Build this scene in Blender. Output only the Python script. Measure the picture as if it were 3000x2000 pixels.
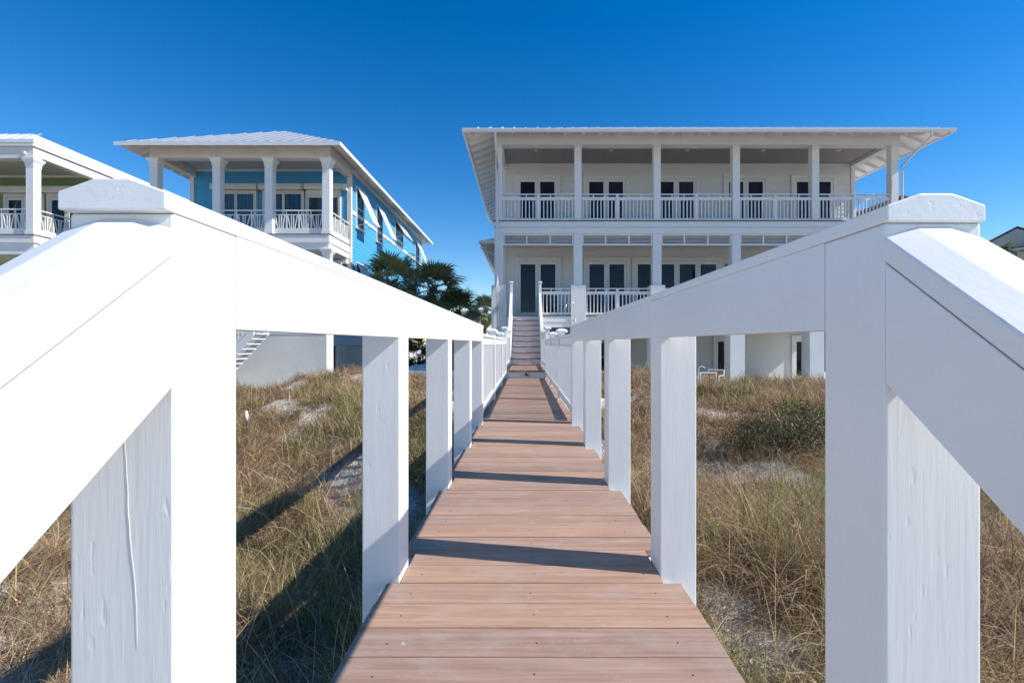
import bpy, bmesh, math, random
import numpy as np
from mathutils import Vector, Matrix

for o in list(bpy.data.objects): bpy.data.objects.remove(o)
scene = bpy.context.scene
COL = scene.collection
R = math.radians
random.seed(7)
rng = np.random.default_rng(11)

# ------------------------------------------------------------------ camera
CAMZ = 0.893
cam_d = bpy.data.cameras.new('camera'); cam = bpy.data.objects.new('camera', cam_d); COL.objects.link(cam)
cam.location = (0, 0, CAMZ); cam.rotation_euler = (R(90), 0, 0)
cam_d.sensor_width = 36; cam_d.lens = 16.8
cam_d.shift_x = -38/3000; cam_d.shift_y = 5/3000
cam_d.clip_start = 0.02; cam_d.clip_end = 8000
scene.camera = cam
scene.render.resolution_x = 1024; scene.render.resolution_y = 682

# ------------------------------------------------------------------ sky and sun
SUN_EL, SUN_A = R(40.5), R(10.5)          # A: how far the sun stands behind the viewer, from straight right
w = bpy.data.worlds.new('World'); scene.world = w; w.use_nodes = True
nt = w.node_tree; nt.nodes.clear()
sky = nt.nodes.new('ShaderNodeTexSky'); sky.sky_type = 'NISHITA'; sky.sun_disc = False
sky.sun_elevation = SUN_EL; sky.sun_rotation = R(90) + SUN_A
sky.altitude = 0; sky.air_density = 1.0; sky.dust_density = 0.0; sky.ozone_density = 2.2
hs = nt.nodes.new('ShaderNodeHueSaturation'); hs.inputs['Saturation'].default_value = 1.46; hs.inputs['Value'].default_value = 1.0; hs.inputs['Hue'].default_value = 0.506
bg = nt.nodes.new('ShaderNodeBackground'); bg.inputs['Strength'].default_value = 0.115
out = nt.nodes.new('ShaderNodeOutputWorld')
nt.links.new(sky.outputs[0], hs.inputs['Color']); nt.links.new(hs.outputs[0], bg.inputs[0]); nt.links.new(bg.outputs[0], out.inputs[0])
sl = bpy.data.lights.new('sun', 'SUN'); sl.energy = 4.5; sl.angle = R(0.53); sl.color = (1, 0.955, 0.88)
sun = bpy.data.objects.new('sun', sl); COL.objects.link(sun)
sdir = Vector((math.cos(SUN_EL)*math.cos(SUN_A), -math.cos(SUN_EL)*math.sin(SUN_A), math.sin(SUN_EL)))
sun.rotation_euler = sdir.to_track_quat('Z', 'Y').to_euler(); sun.location = (30, -6, 25)
vs = scene.view_settings
scene.cycles.max_bounces = 6; scene.cycles.diffuse_bounces = 3; scene.cycles.glossy_bounces = 3; scene.cycles.transparent_max_bounces = 6
vs.view_transform = 'Standard'; vs.look = 'None'; vs.exposure = 0.52; vs.gamma = 1; vs.use_curve_mapping = False

# ------------------------------------------------------------------ materials
def newmat(name):
    m = bpy.data.materials.new(name); m.use_nodes = True
    n = m.node_tree; b = n.nodes['Principled BSDF']
    return m, n, b, n.links.new
def coords(n, scale, rand=True, kind='Object'):
    L = n.links.new
    tc = n.nodes.new('ShaderNodeTexCoord'); mp = n.nodes.new('ShaderNodeMapping')
    mp.inputs['Scale'].default_value = scale
    if rand:
        oi = n.nodes.new('ShaderNodeObjectInfo'); mu = n.nodes.new('ShaderNodeMath'); mu.operation = 'MULTIPLY'
        mu.inputs[1].default_value = 37.0; L(oi.outputs['Random'], mu.inputs[0])
        ad = n.nodes.new('ShaderNodeVectorMath'); ad.operation = 'ADD'
        L(tc.outputs[kind], ad.inputs[0]); L(mu.outputs[0], ad.inputs[1]); L(ad.outputs[0], mp.inputs[0])
    else:
        L(tc.outputs[kind], mp.inputs[0])
    return mp.outputs[0]
def noise(n, vec, scale=1.0, detail=4, rough=0.55, dist=0.0):
    t = n.nodes.new('ShaderNodeTexNoise'); t.inputs['Scale'].default_value = scale
    t.inputs['Detail'].default_value = detail; t.inputs['Roughness'].default_value = rough; t.inputs['Distortion'].default_value = dist
    n.links.new(vec, t.inputs['Vector']); return t.outputs['Fac']
def ramp(n, fac, stops):
    r = n.nodes.new('ShaderNodeValToRGB'); e = r.color_ramp.elements
    while len(e) < len(stops): e.new(0.5)
    for i, (p, c) in enumerate(stops): e[i].position = p; e[i].color = (*c, 1)
    n.links.new(fac, r.inputs[0]); return r.outputs[0]
def mixc(n, fac, a, b, mode='MIX'):
    m = n.nodes.new('ShaderNodeMix'); m.data_type = 'RGBA'; m.blend_type = mode
    for s, v in ((0, fac), (6, a), (7, b)):
        if hasattr(v, 'links'): n.links.new(v, m.inputs[s])
        else: m.inputs[s].default_value = v if s == 0 else (*v, 1)
    return m.outputs[2]
def addbump(n, b, h, strength, dist, prev=None):
    bp = n.nodes.new('ShaderNodeBump'); bp.inputs['Strength'].default_value = strength; bp.inputs['Distance'].default_value = dist
    n.links.new(h, bp.inputs['Height'])
    if prev: n.links.new(prev, bp.inputs['Normal'])
    n.links.new(bp.outputs[0], b.inputs['Normal']); return bp.outputs[0]

def painted(name, grain, col=(0.80, 0.80, 0.79), amt=1.0):
    """thick white paint over sawn timber; grain = axis the timber runs along"""
    m, n, b, L = newmat(name)
    s = [95, 95, 95]; s['xyz'.index(grain)] = 5
    g = noise(n, coords(n, s), 1, 3, 0.6, 0.3)
    s2 = [17, 17, 17]; s2['xyz'.index(grain)] = 3
    lump = noise(n, coords(n, s2), 1, 4, 0.6, 0.5)
    s3 = [60, 60, 60]; s3['xyz'.index(grain)] = 14
    pits = ramp(n, noise(n, coords(n, s3), 1, 2, 0.5), [(0.24, (0, 0, 0)), (0.34, (1, 1, 1))])
    def mad(x, k, y=None):
        q = n.nodes.new('ShaderNodeMath'); q.operation = 'MULTIPLY_ADD'; L(x, q.inputs[0]); q.inputs[1].default_value = k
        if y is None: q.inputs[2].default_value = 0
        else: L(y, q.inputs[2])
        return q.outputs[0]
    hgt = mad(g, 0.50, mad(pits, 0.42, mad(lump, 0.85)))
    addbump(n, b, hgt, 0.42*amt, 0.0024)
    dirt = noise(n, coords(n, (3, 3, 3)), 1, 4, 0.6)
    L(mixc(n, 1.0, col, ramp(n, dirt, [(0.3, (0.955, 0.955, 0.95)), (0.7, (1, 1, 1))]), 'MULTIPLY'), b.inputs['Base Color'])
    b.inputs['Roughness'].default_value = 0.42; b.inputs['Specular IOR Level'].default_value = 0.35
    return m
P_X, P_Y, P_Z = painted('painted_timber_x', 'x'), painted('painted_timber_y', 'y', amt=0.7), painted('painted_timber_z', 'z')

def plain(name, col, rough=0.5, var=0.05, spec=0.3, bump=0.0, bscale=30, vscale=1.5, metal=0.0, objvar=0.0):
    m, n, b, L = newmat(name)
    v = noise(n, coords(n, (vscale,)*3), 1, 5, 0.6)
    c = mixc(n, 1.0, col, ramp(n, v, [(0.3, (1-2*var,)*3), (0.7, (1,)*3)]), 'MULTIPLY')
    if objvar:
        oi = n.nodes.new('ShaderNodeObjectInfo')
        c = mixc(n, 1.0, c, ramp(n, oi.outputs['Random'], [(0, (1-objvar,)*3), (1, (1,)*3)]), 'MULTIPLY')
    L(c, b.inputs['Base Color']); b.inputs['Roughness'].default_value = rough; b.inputs['Specular IOR Level'].default_value = spec
    b.inputs['Metallic'].default_value = metal
    if bump: addbump(n, b, noise(n, coords(n, (bscale,)*3), 1, 4), bump, 0.01)
    return m
TRIM = plain('white_trim', (0.80, 0.80, 0.79), 0.4, 0.03)
SIDING = plain('white_siding', (0.78, 0.78, 0.76), 0.5, 0.03, objvar=0.035)
STUCCO = plain('white_stucco', (0.76, 0.755, 0.73), 0.7, 0.04, 0.2, 0.25, 60)
CREAM = plain('cream_trim', (0.74, 0.72, 0.67), 0.5, 0.05)
CREAMST = plain('cream_stucco', (0.66, 0.65, 0.62), 0.75, 0.08, 0.2, 0.3, 40, 0.8)
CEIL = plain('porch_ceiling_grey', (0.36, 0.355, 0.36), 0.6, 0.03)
BCEIL = plain('pale_blue_ceiling', (0.50, 0.58, 0.63), 0.6, 0.03)
GCEIL = plain('pale_green_ceiling', (0.48, 0.52, 0.42), 0.6, 0.03)
BLUE = plain('blue_siding', (0.085, 0.41, 0.72), 0.5, 0.04, objvar=0.09)
GREEN = plain('green_siding', (0.20, 0.31, 0.14), 0.5, 0.04, objvar=0.06)
METAL = plain('white_metal_roof', (0.76, 0.78, 0.80), 0.35, 0.05, 0.5)
GREYMET = plain('galvanised_metal_roof', (0.46, 0.49, 0.52), 0.38, 0.08, 0.5, metal=0.25)
GUTTER = plain('gutter_white', (0.74, 0.75, 0.76), 0.35, 0.03, 0.5)
CHROME = plain('brushed_steel', (0.62, 0.62, 0.62), 0.25, 0.05, 0.5, metal=0.95)
BRONZE = plain('dark_bronze', (0.10, 0.075, 0.05), 0.35, 0.1, 0.5, metal=0.7)
DARK = plain('unlit_room_dark', (0.03, 0.03, 0.035), 0.6, 0.1)
DARKFAB = plain('charcoal_wicker', (0.05, 0.05, 0.055), 0.6, 0.2)
BLIND = plain('vertical_blind', (0.52, 0.55, 0.50), 0.6, 0.05)
BROWN = plain('brown_fascia', (0.17, 0.10, 0.065), 0.55, 0.15)
SHINGLE = plain('grey_shingle', (0.17, 0.165, 0.16), 0.85, 0.2, 0.1, 0.6, 14, 6)
GREYWALL = plain('grey_green_wall', (0.42, 0.45, 0.43), 0.7, 0.06)
PALEBLUE = plain('pale_blue_cover', (0.50, 0.63, 0.74), 0.5, 0.05)
CONC = plain('patio_concrete', (0.52, 0.51, 0.49), 0.8, 0.1, 0.2, 0.3, 25)

def glass_dark():
    m, n, b, L = newmat('dark_window_glass')
    b.inputs['Base Color'].default_value = (0.008, 0.013, 0.034, 1); b.inputs['Roughness'].default_value = 0.03
    b.inputs['Specular IOR Level'].default_value = 0.3
    oi = n.nodes.new('ShaderNodeObjectInfo')
    L(ramp(n, oi.outputs['Random'], [(0, (0.005, 0.006, 0.010)), (0.5, (0.010, 0.016, 0.040)), (1, (0.022, 0.030, 0.062))]), b.inputs['Base Color'])
    wv = noise(n, coords(n, (1.3, 1.3, 1.3)), 1, 1)
    addbump(n, b, wv, 0.05, 0.05)
    return m
GLASS = glass_dark()
def glass_clear():
    m = bpy.data.materials.new('clear_window_glass'); m.use_nodes = True; n = m.node_tree; n.nodes.clear()
    tr = n.nodes.new('ShaderNodeBsdfTransparent'); tr.inputs[0].default_value = (0.62, 0.68, 0.72, 1)
    gl = n.nodes.new('ShaderNodeBsdfGlossy'); gl.inputs['Roughness'].default_value = 0.02
    fr = n.nodes.new('ShaderNodeFresnel'); fr.inputs[0].default_value = 1.6
    mx = n.nodes.new('ShaderNodeMixShader'); o = n.nodes.new('ShaderNodeOutputMaterial')
    n.links.new(fr.outputs[0], mx.inputs[0]); n.links.new(tr.outputs[0], mx.inputs[1]); n.links.new(gl.outputs[0], mx.inputs[2]); n.links.new(mx.outputs[0], o.inputs[0])
    return m
CLEAR = glass_clear()

def wood(name, c1, c2, grey, axis='x'):
    m, n, b, L = newmat(name)
    s = [70, 70, 70]; s['xyz'.index(axis)] = 2.2
    g = noise(n, coords(n, s), 1, 5, 0.62, 0.6)
    s2 = [14, 14, 14]; s2['xyz'.index(axis)] = 0.9
    band = noise(n, coords(n, s2), 1, 3, 0.5, 1.5)
    c = mixc(n, ramp(n, g, [(0.32, (0, 0, 0)), (0.68, (1, 1, 1))]), c1, c2)
    c = mixc(n, 1.0, c, ramp(n, band, [(0.28, (0.84, 0.82, 0.80)), (0.62, (1.05, 1.05, 1.05))]), 'MULTIPLY')
    oi = n.nodes.new('ShaderNodeObjectInfo')
    c = mixc(n, 1.0, c, ramp(n, oi.outputs['Random'], [(0, (0.74, 0.73, 0.73)), (0.3, (0.92, 0.93, 0.95)), (0.6, (1.0, 0.98, 0.94)), (0.8, (1.08, 1.02, 0.92)), (1, (1.12, 1.05, 1.0))]), 'MULTIPLY')
    st = noise(n, coords(n, (5, 9, 5)), 1, 6, 0.7, 0.5)     # dried salt and sand film
    c = mixc(n, ramp(n, st, [(0.48, (0, 0, 0)), (0.78, (0.45, 0.45, 0.45))]), c, grey)
    sp = noise(n, coords(n, (26, 40, 26)), 1, 3, 0.6, 0.4)     # specks of spilt paint and sand
    c = mixc(n, ramp(n, sp, [(0.715, (0, 0, 0)), (0.76, (0.7, 0.7, 0.7))]), c, (0.62, 0.57, 0.52))
    L(c, b.inputs['Base Color']); b.inputs['Roughness'].default_value = 0.62; b.inputs['Specular IOR Level'].default_value = 0.25
    p = addbump(n, b, g, 0.25, 0.002); 
    return m
DECK = wood('hardwood_deck', (0.315, 0.200, 0.150), (0.440, 0.297, 0.228), (0.46, 0.385, 0.335))
TREAD = wood('hardwood_tread', (0.20, 0.095, 0.055), (0.36, 0.19, 0.12), (0.36, 0.27, 0.22))
TEAK = wood('teak_slats', (0.36, 0.19, 0.08), (0.52, 0.30, 0.14), (0.45, 0.30, 0.18))
SCREW = plain('screw_hole', (0.035, 0.025, 0.02), 0.5, 0.1)

def sand_mat():
    m, n, b, L = newmat('white_dune_sand')
    v = coords(n, (1, 1, 1), False)
    a = noise(n, v, 2.2, 8, 0.7, 0.4); f = noise(n, v, 26, 6, 0.75, 0.8); t = noise(n, v, 9, 7, 0.8, 1.0)
    c = ramp(n, a, [(0.3, (0.60, 0.55, 0.48)), (0.6, (0.80, 0.77, 0.72))])
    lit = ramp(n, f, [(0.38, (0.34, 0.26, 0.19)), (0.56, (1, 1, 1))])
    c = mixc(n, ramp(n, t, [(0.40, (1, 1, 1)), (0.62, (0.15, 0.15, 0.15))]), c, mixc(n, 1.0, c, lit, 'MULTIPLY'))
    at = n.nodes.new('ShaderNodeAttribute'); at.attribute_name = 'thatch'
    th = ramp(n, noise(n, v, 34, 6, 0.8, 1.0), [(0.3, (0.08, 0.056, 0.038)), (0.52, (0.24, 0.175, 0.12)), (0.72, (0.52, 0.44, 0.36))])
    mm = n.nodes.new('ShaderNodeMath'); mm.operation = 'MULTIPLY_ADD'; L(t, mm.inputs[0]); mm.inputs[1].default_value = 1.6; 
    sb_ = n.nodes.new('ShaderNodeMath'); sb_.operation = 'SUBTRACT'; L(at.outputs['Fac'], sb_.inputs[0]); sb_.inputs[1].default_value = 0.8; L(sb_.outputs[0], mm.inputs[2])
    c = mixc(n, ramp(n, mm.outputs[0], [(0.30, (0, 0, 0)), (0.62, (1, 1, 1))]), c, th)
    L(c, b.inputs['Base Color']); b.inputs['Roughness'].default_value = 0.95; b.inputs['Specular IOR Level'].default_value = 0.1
    p = addbump(n, b, a, 0.5, 0.10); addbump(n, b, f, 0.5, 0.02, p)
    return m
SAND = sand_mat()
def vcol_mat(name, rough=0.6, trans=0.25):
    m, n, b, L = newmat(name)
    at = n.nodes.new('ShaderNodeAttribute'); at.attribute_name = 'tint'
    L(at.outputs['Color'], b.inputs['Base Color']); b.inputs['Roughness'].default_value = rough; b.inputs['Specular IOR Level'].default_value = 0.25
    if trans:
        tl = n.nodes.new('ShaderNodeBsdfTranslucent'); L(at.outputs['Color'], tl.inputs[0])
        mx = n.nodes.new('ShaderNodeMixShader'); mx.inputs[0].default_value = trans
        o = n.nodes['Material Output']; L(b.outputs[0], mx.inputs[1]); L(tl.outputs[0], mx.inputs[2]); L(mx.outputs[0], o.inputs[0])
    return m
GRASS = vcol_mat('dune_grass_blades'); LEAF = vcol_mat('shrub_leaves', 0.45, 0.15)
def frond_mat(name, c1, c2):
    m, n, b, L = newmat(name)
    oi = n.nodes.new('ShaderNodeObjectInfo')
    v = noise(n, coords(n, (7, 7, 7)), 1, 3)
    c = mixc(n, oi.outputs['Random'], c1, c2)
    c = mixc(n, 1.0, c, ramp(n, v, [(0.3, (0.7, 0.7, 0.7)), (0.7, (1.15, 1.15, 1.15))]), 'MULTIPLY')
    L(c, b.inputs['Base Color']); b.inputs['Roughness'].default_value = 0.45; b.inputs['Specular IOR Level'].default_value = 0.4
    return m
FROND = frond_mat('green_frond', (0.11, 0.15, 0.07), (0.26, 0.28, 0.13))
DEADFROND = frond_mat('dead_frond', (0.16, 0.12, 0.075), (0.26, 0.20, 0.12))
BARK = plain('palm_trunk_bark', (0.13, 0.105, 0.08), 0.9, 0.25, 0.1, 1.0, 16, 9)
TWIG = plain('shrub_twig', (0.11, 0.085, 0.06), 0.9, 0.2, 0.1)
def water():
    m, n, b, L = newmat('sea_water')
    b.inputs['Base Color'].default_value = (0.012, 0.045, 0.10, 1); b.inputs['Roughness'].default_value = 0.15
    addbump(n, b, noise(n, coords(n, (0.25, 0.6, 1), False), 1, 4), 0.5, 0.3)
    return m
WATER = water()

# ------------------------------------------------------------------ mesh helpers
def me_from(verts, faces, mat, smooth=False):
    me = bpy.data.meshes.new('mesh'); me.from_pydata([tuple(v) for v in verts], [], faces); me.materials.append(mat)
    bm = bmesh.new(); bm.from_mesh(me); bmesh.ops.recalc_face_normals(bm, faces=bm.faces); bm.to_mesh(me); bm.free()
    if smooth:
        for p in me.polygons: p.use_smooth = True
    me.update(); return me
def wloc(o):
    l = o.location.copy()
    while o.parent: o = o.parent; l = l + o.location
    return l
def link(name, me, parent=None, loc=(0, 0, 0), rot=None):
    o = bpy.data.objects.new(name, me); COL.objects.link(o)
    loc = Vector(loc)
    if parent: o.parent = parent; loc = loc - wloc(parent)
    o.location = loc
    if rot: o.rotation_euler = rot
    return o
def tag(o, label, cat, group=None):
    o['label'] = label; o['category'] = cat
    if group: o['group'] = group
    return o
def thing(name, loc, label, cat, group=None):
    return tag(link(name, None, None, loc), label, cat, group)
def structure(o): o['kind'] = 'structure'; return o
BOXF = [(0,1,3,2),(4,6,7,5),(0,4,5,1),(2,3,7,6),(0,2,6,4),(1,5,7,3)]
CACHE = {}
def box_mesh(sx, sy, sz, mat, bev=0.0):
    k = (round(sx, 4), round(sy, 4), round(sz, 4), mat.name, bev)
    if k in CACHE: return CACHE[k]
    v = [(x*sx/2, y*sy/2, z*sz/2) for x in (-1, 1) for y in (-1, 1) for z in (-1, 1)]
    me = me_from(v, BOXF, mat)
    if bev:
        bm = bmesh.new(); bm.from_mesh(me)
        bmesh.ops.bevel(bm, geom=bm.edges[:], offset=bev, segments=2, profile=0.5, affect='EDGES')
        bm.to_mesh(me); bm.free()
    CACHE[k] = me; return me
def box(name, x0, x1, y0, y1, z0, z1, mat, parent=None, bev=0.0):
    return link(name, box_mesh(x1-x0, y1-y0, z1-z0, mat, bev), parent, ((x0+x1)/2, (y0+y1)/2, (z0+z1)/2))
def boxes(name, lst, mat, parent=None, origin=None):
    """several boxes that are one piece (a frame, a sash)"""
    o = Vector(origin) if origin else Vector(((lst[0][0]+lst[0][1])/2, (lst[0][2]+lst[0][3])/2, lst[0][4]))
    V, F = [], []
    for (x0, x1, y0, y1, z0, z1) in lst:
        k = len(V)
        V += [Vector((x, y, z)) - o for x in (x0, x1) for y in (y0, y1) for z in (z0, z1)]
        F += [tuple(k+i for i in f) for f in BOXF]
    return link(name, me_from(V, F, mat), parent, o)
def prism_mesh(pts, axis, a0, a1, mat, bev=0.0):
    n = len(pts); V = []
    for a in (a0, a1):
        for (u, v) in pts:
            V.append({'x': (a, u, v), 'y': (u, a, v), 'z': (u, v, a)}[axis])
    F = [tuple(range(n)), tuple(range(n, 2*n))] + [(i, (i+1) % n, n+(i+1) % n, n+i) for i in range(n)]
    me = me_from(V, F, mat)
    if bev:
        bm = bmesh.new(); bm.from_mesh(me)
        bmesh.ops.bevel(bm, geom=bm.edges[:], offset=bev, segments=2, profile=0.5, affect='EDGES')
        bm.to_mesh(me); bm.free()
    return me
def prism(name, pts, axis, a0, a1, mat, parent=None, bev=0.0):
    cu = sum(p[0] for p in pts)/len(pts); cv = sum(p[1] for p in pts)/len(pts); ca = (a0+a1)/2
    me = prism_mesh([(p[0]-cu, p[1]-cv) for p in pts], axis, a0-ca, a1-ca, mat, bev)
    return link(name, me, parent, {'x': (ca, cu, cv), 'y': (cu, ca, cv), 'z': (cu, cv, ca)}[axis])
def tube_mesh(path, rad, mat, n=8, origin=(0, 0, 0), cap=True):
    P = [Vector(p)-Vector(origin) for p in path]; V, F = [], []
    for i, p in enumerate(P):
        t = (P[min(i+1, len(P)-1)] - P[max(i-1, 0)]).normalized()
        a = t.cross(Vector((0, 0, 1)))
        if a.length < 1e-3: a = t.cross(Vector((0, 1, 0)))
        a.normalize(); b = t.cross(a)
        r = rad[i] if isinstance(rad, (list, tuple)) else rad
        V += [p + (a*math.cos(2*math.pi*k/n) + b*math.sin(2*math.pi*k/n))*r for k in range(n)]
    for i in range(len(P)-1):
        F += [(i*n+k, i*n+(k+1) % n, (i+1)*n+(k+1) % n, (i+1)*n+k) for k in range(n)]
    if cap: F += [tuple(range(n)), tuple(range((len(P)-1)*n, len(P)*n))]
    return me_from(V, F, mat, True)
def tube(name, path, rad, mat, parent=None, n=8):
    return link(name, tube_mesh(path, rad, mat, n, path[0]), parent, path[0])

# ------------------------------------------------------------------ terrain
def smooth(a, b, x):
    t = np.clip((x-a)/(b-a), 0, 1); return t*t*(3-2*t)
_w = [(rng.uniform(0, 2*math.pi), rng.uniform(0, 2*math.pi), f) for f in (0.55, 0.75, 1.0, 1.3, 1.9, 2.6, 3.7, 5.0, 7.1)]
def hum(x, y):
    s = 0
    for (a, p, f) in _w: s = s + np.sin(f*1.7*(x*np.cos(a)+y*np.sin(a))+p+1.3*np.sin(0.6*f*(y*np.cos(a)-x*np.sin(a))))/f**0.8
    return s
GROUND = -0.92
def T(x, y):
    x = np.asarray(x, float); y = np.asarray(y, float)
    rise = -1.0 + 0.70*smooth(2.8, 12.6, y) + 0.04*smooth(0, 14, y)
    beach = -1.0 - 0.05*np.clip(-y, 0, 30) - 0.02*np.clip(-y-30, 0, 60)
    z = np.where(y < 0, beach, rise)
    crest = np.where(x < 0, 13.0, 13.4)
    back = smooth(0, 2.2, y-crest)
    z = z*(1-back) + (GROUND-0.01)*back
    h = 0.075*hum(x, y)*smooth(0.5, 1.5, np.abs(x))*(1-back)*smooth(-2, 2, y)
    # sand hollow beside the deck
    z = z - 0.10*np.exp(-((np.abs(x)-1.1)/0.6)**2)*(1-back)*smooth(2.5, 5, y)
    return z + h
bare = [(3.6, 9.0, .5), (2.9, 7.5, .42), (4.7, 9.9, .4), (3.1, 6.3, .28), (1.35, 2.9, .45), (1.6, 4.3, .4), (-4.0, 8.0, .30), (-1.45, 6.6, .42), (-1.3, 2.9, .5), (-2.9, 10.4, .3), (2.2, 10.5, .6), (5.6, 11.3, .7), (1.2, 8.0, .5), (1.15, 10.5, .5), (-1.3, 9.5, .5), (-5.3, 10.9, .3), (3.9, 11.6, .5)]
def bareness(x, y):
    b = np.zeros_like(x)
    for (cx, cy, r) in bare: b = np.maximum(b, np.exp(-(((x-cx)/r)**2+((y-cy)/(r*0.8))**2)))
    nz = hum(x*2.3+4, y*2.3-7)+1.3*np.sin(9*x+3*np.sin(7*y))*np.sin(11*y+2*np.sin(6*x))
    return np.clip(b*0.85+0.17*nz+0.05*(np.abs(y-9) < 5), 0, 1)
def axisgrid(a, b, step, far):
    mid = list(np.arange(a, b+1e-6, step)); lo, hi, s = [], [], step
    p = a
    while p > -far: s *= 1.35; p -= s; lo.append(p)
    s = step; p = b
    while p < far: s *= 1.35; p += s; hi.append(p)
    return np.array(lo[::-1]+mid+hi)
gx, gy = axisgrid(-13, 13, 0.14, 3000), axisgrid(-1, 16, 0.14, 3000)
X, Y = np.meshgrid(gx, gy); Z = T(X, Y)
V = np.stack([X.ravel(), Y.ravel(), Z.ravel()], 1); nx, ny = len(gx), len(gy)
ii = (np.arange(ny-1)[:, None]*nx + np.arange(nx-1)[None]).ravel()
Fq = np.stack([ii, ii+1, ii+nx+1, ii+nx], 1)
me = bpy.data.meshes.new('mesh'); me.from_pydata(V.tolist(), [], Fq.tolist()); me.materials.append(SAND)
for p in me.polygons: p.use_smooth = True
tha = me.attributes.new('thatch', 'FLOAT', 'POINT')
inz = smooth(-3, 1, Y)*(1-smooth(14.5, 16, Y))
tha.data.foreach_set('value', (inz*np.clip(1.0-1.25*bareness(X, Y), 0, 1)).astype('f4').ravel())
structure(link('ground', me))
sea = link('sea', me_from([(-3000, -3000, -2.9), (3000, -3000, -2.9), (3000, -62, -2.9), (-3000, -62, -2.9)], [(0, 1, 2, 3)], WATER)); structure(sea)
structure(box('patio', -1.4, 14.4, 15.4, 22.6, GROUND-0.1, GROUND+0.03, CONC))

# ------------------------------------------------------------------ boardwalk deck
XL, XR = -0.470, 0.521            # inner faces of the two rails
DL, DR = -0.518, 0.584            # deck edges
PW = 0.14
PYL = [0.640+1.15*i for i in range(5)]; PYR = [0.692+1.15*i for i in range(5)]
walk = thing('boardwalk_deck', (0, 0.5, -0.4), 'long boardwalk of reddish brown hardwood planks leading up to the white house', 'boardwalk')
pitch, bw = 0.1405, 0.1366
y = 0.52; k = 0
screw_me = tube_mesh([(0, 0, 0), (0, 0, 0.002)], 0.0030, SCREW, 6)
while y + bw < 12.30:
    xl, xr = DL + random.uniform(-0.003, 0.003), DR + random.uniform(-0.003, 0.003)
    for p in PYL:
        if y < p+PW+0.004 and y+bw > p-0.004: xl = XL+0.004
    for p in PYR:
        if y < p+PW+0.004 and y+bw > p-0.004: xr = XR-0.004
    dz = random.uniform(-0.0012, 0.0012)
    b = box('deck_board', xl, xr, y, y+bw, -0.026+dz, dz, DECK, walk, 0.002)
    b.rotation_euler.z = random.uniform(-0.0022, 0.0022)
    if 1.2 < y < 4.2:
        for sx in (-0.40, 0.03, 0.46):
            for sy in ((0.062,) if y < 3.0 else ()):
                link('screw', screw_me, b, (sx+random.uniform(-.012, .012), y+sy+random.uniform(-.008, .008), dz-0.0012))
    y += pitch; k += 1
for (xa, xb) in ((-0.508, -0.472), (-0.02, 0.02), (0.530, 0.566)):
    box('joist', xa, xb, 0.55, 12.25, -0.22, -0.032, P_Y, walk)
for q in np.arange(3.4, 12, 1.15): pass

# near rails ------------------------------------------------------------
def near_rail(side, x_in, ys, label, over):
    s = -1 if side == 'l' else 1
    xo = x_in + s*PW
    t = thing('post_and_beam_railing', (x_in+s*PW/2, ys[0], -1.0), label, 'railing', None)
    A, B = min(x_in, xo), max(x_in, xo)
    z0 = 0.915; z1 = 1.0670
    xb0, xb1 = (x_in-0.038, x_in) if s < 0 else (x_in, x_in+0.038)
    for i, py in enumerate(ys):
        g = float(T(xo, py))-0.3
        post = box('post', A, B, py, py+PW, g, z1, P_Z, t, 0.004)
        if i == 0 and s < 0:
            rpts = []
            for j in range(22):
                q = j/21
                rpts.append((-0.537+0.020*q+0.0013*math.sin(9*q+1)+random.uniform(-.0006, .0006), py-0.0006, 0.775-0.29*q))
            tube('paint_crack', rpts, [0.0001+0.0003*math.sin(math.pi*min(1, .06+i_/23)) for i_ in range(22)], P_Z, post, 6)
    e = 0.0004
    for i in range(len(ys)-1):
        box('rail_beam', xb0+0.0007*s*-1*0, xb1, ys[i]+PW+e, ys[i+1]-e, z0, z1, P_Y, t, 0.0011)
    # level cap with chamfered top
    cy0, cy1 = ys[0]-over, ys[-1]+PW+0.03
    c0, c1 = A-0.001, B+0.001; cz = z1+0.0004
    link('rail_cap', prism_mesh([(c0, cz), (c1, cz), (c1, cz+0.024), (c1-0.048, cz+0.041), (c0+0.048, cz+0.041), (c0, cz+0.024)], 'y', cy0, cy1, P_Y, 0.0022), t, (0, 0, 0))
    # rail that follows the stair down towards the beach
    sl = 0.752; ya = ys[0]-e; yb = -1.25; xb0 += 0.0004; xb1 -= 0.0004
    def zz(z, yy): return z - sl*(ys[0]-yy)
    link('sloped_beam', prism_mesh([(ya, 0.836), (ya, 1.0085), (yb, zz(1.0085, yb)), (yb, zz(0.836, yb))], 'x', xb0, xb1, P_Y, 0.0012), t, (0, 0, 0))
    pr = [(c0, 1.011), (c1, 1.011), (c1, 1.046), (c1-0.048, 1.0605), (c0+0.048, 1.0605), (c0, 1.046)]
    V = [(px, ya, pz) for (px, pz) in pr] + [(px, yb, zz(pz, yb)) for (px, pz) in pr]
    F = [tuple(range(6)), tuple(range(6, 12))] + [(i, (i+1) % 6, 6+(i+1) % 6, 6+i) for i in range(6)]
    me = me_from(V, F, P_Y)
    bm = bmesh.new(); bm.from_mesh(me); bmesh.ops.bevel(bm, geom=bm.edges[:], offset=0.0025, segments=2, profile=0.5, affect='EDGES'); bm.to_mesh(me); bm.free()
    link('sloped_cap', me, t, (0, 0, 0))
    box('post', A, B, yb+0.12, yb+0.12+PW, -2.2, zz(1.009, yb+0.12+PW)-0.07, P_Z, t, 0.004)
    return t
near_rail('l', XL, PYL, 'sunlit white timber railing with wide posts along the left side of the boardwalk', 0.016)
near_rail('r', XR, PYR, 'shaded white timber railing with wide posts along the right side of the boardwalk', 0.006)

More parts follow.
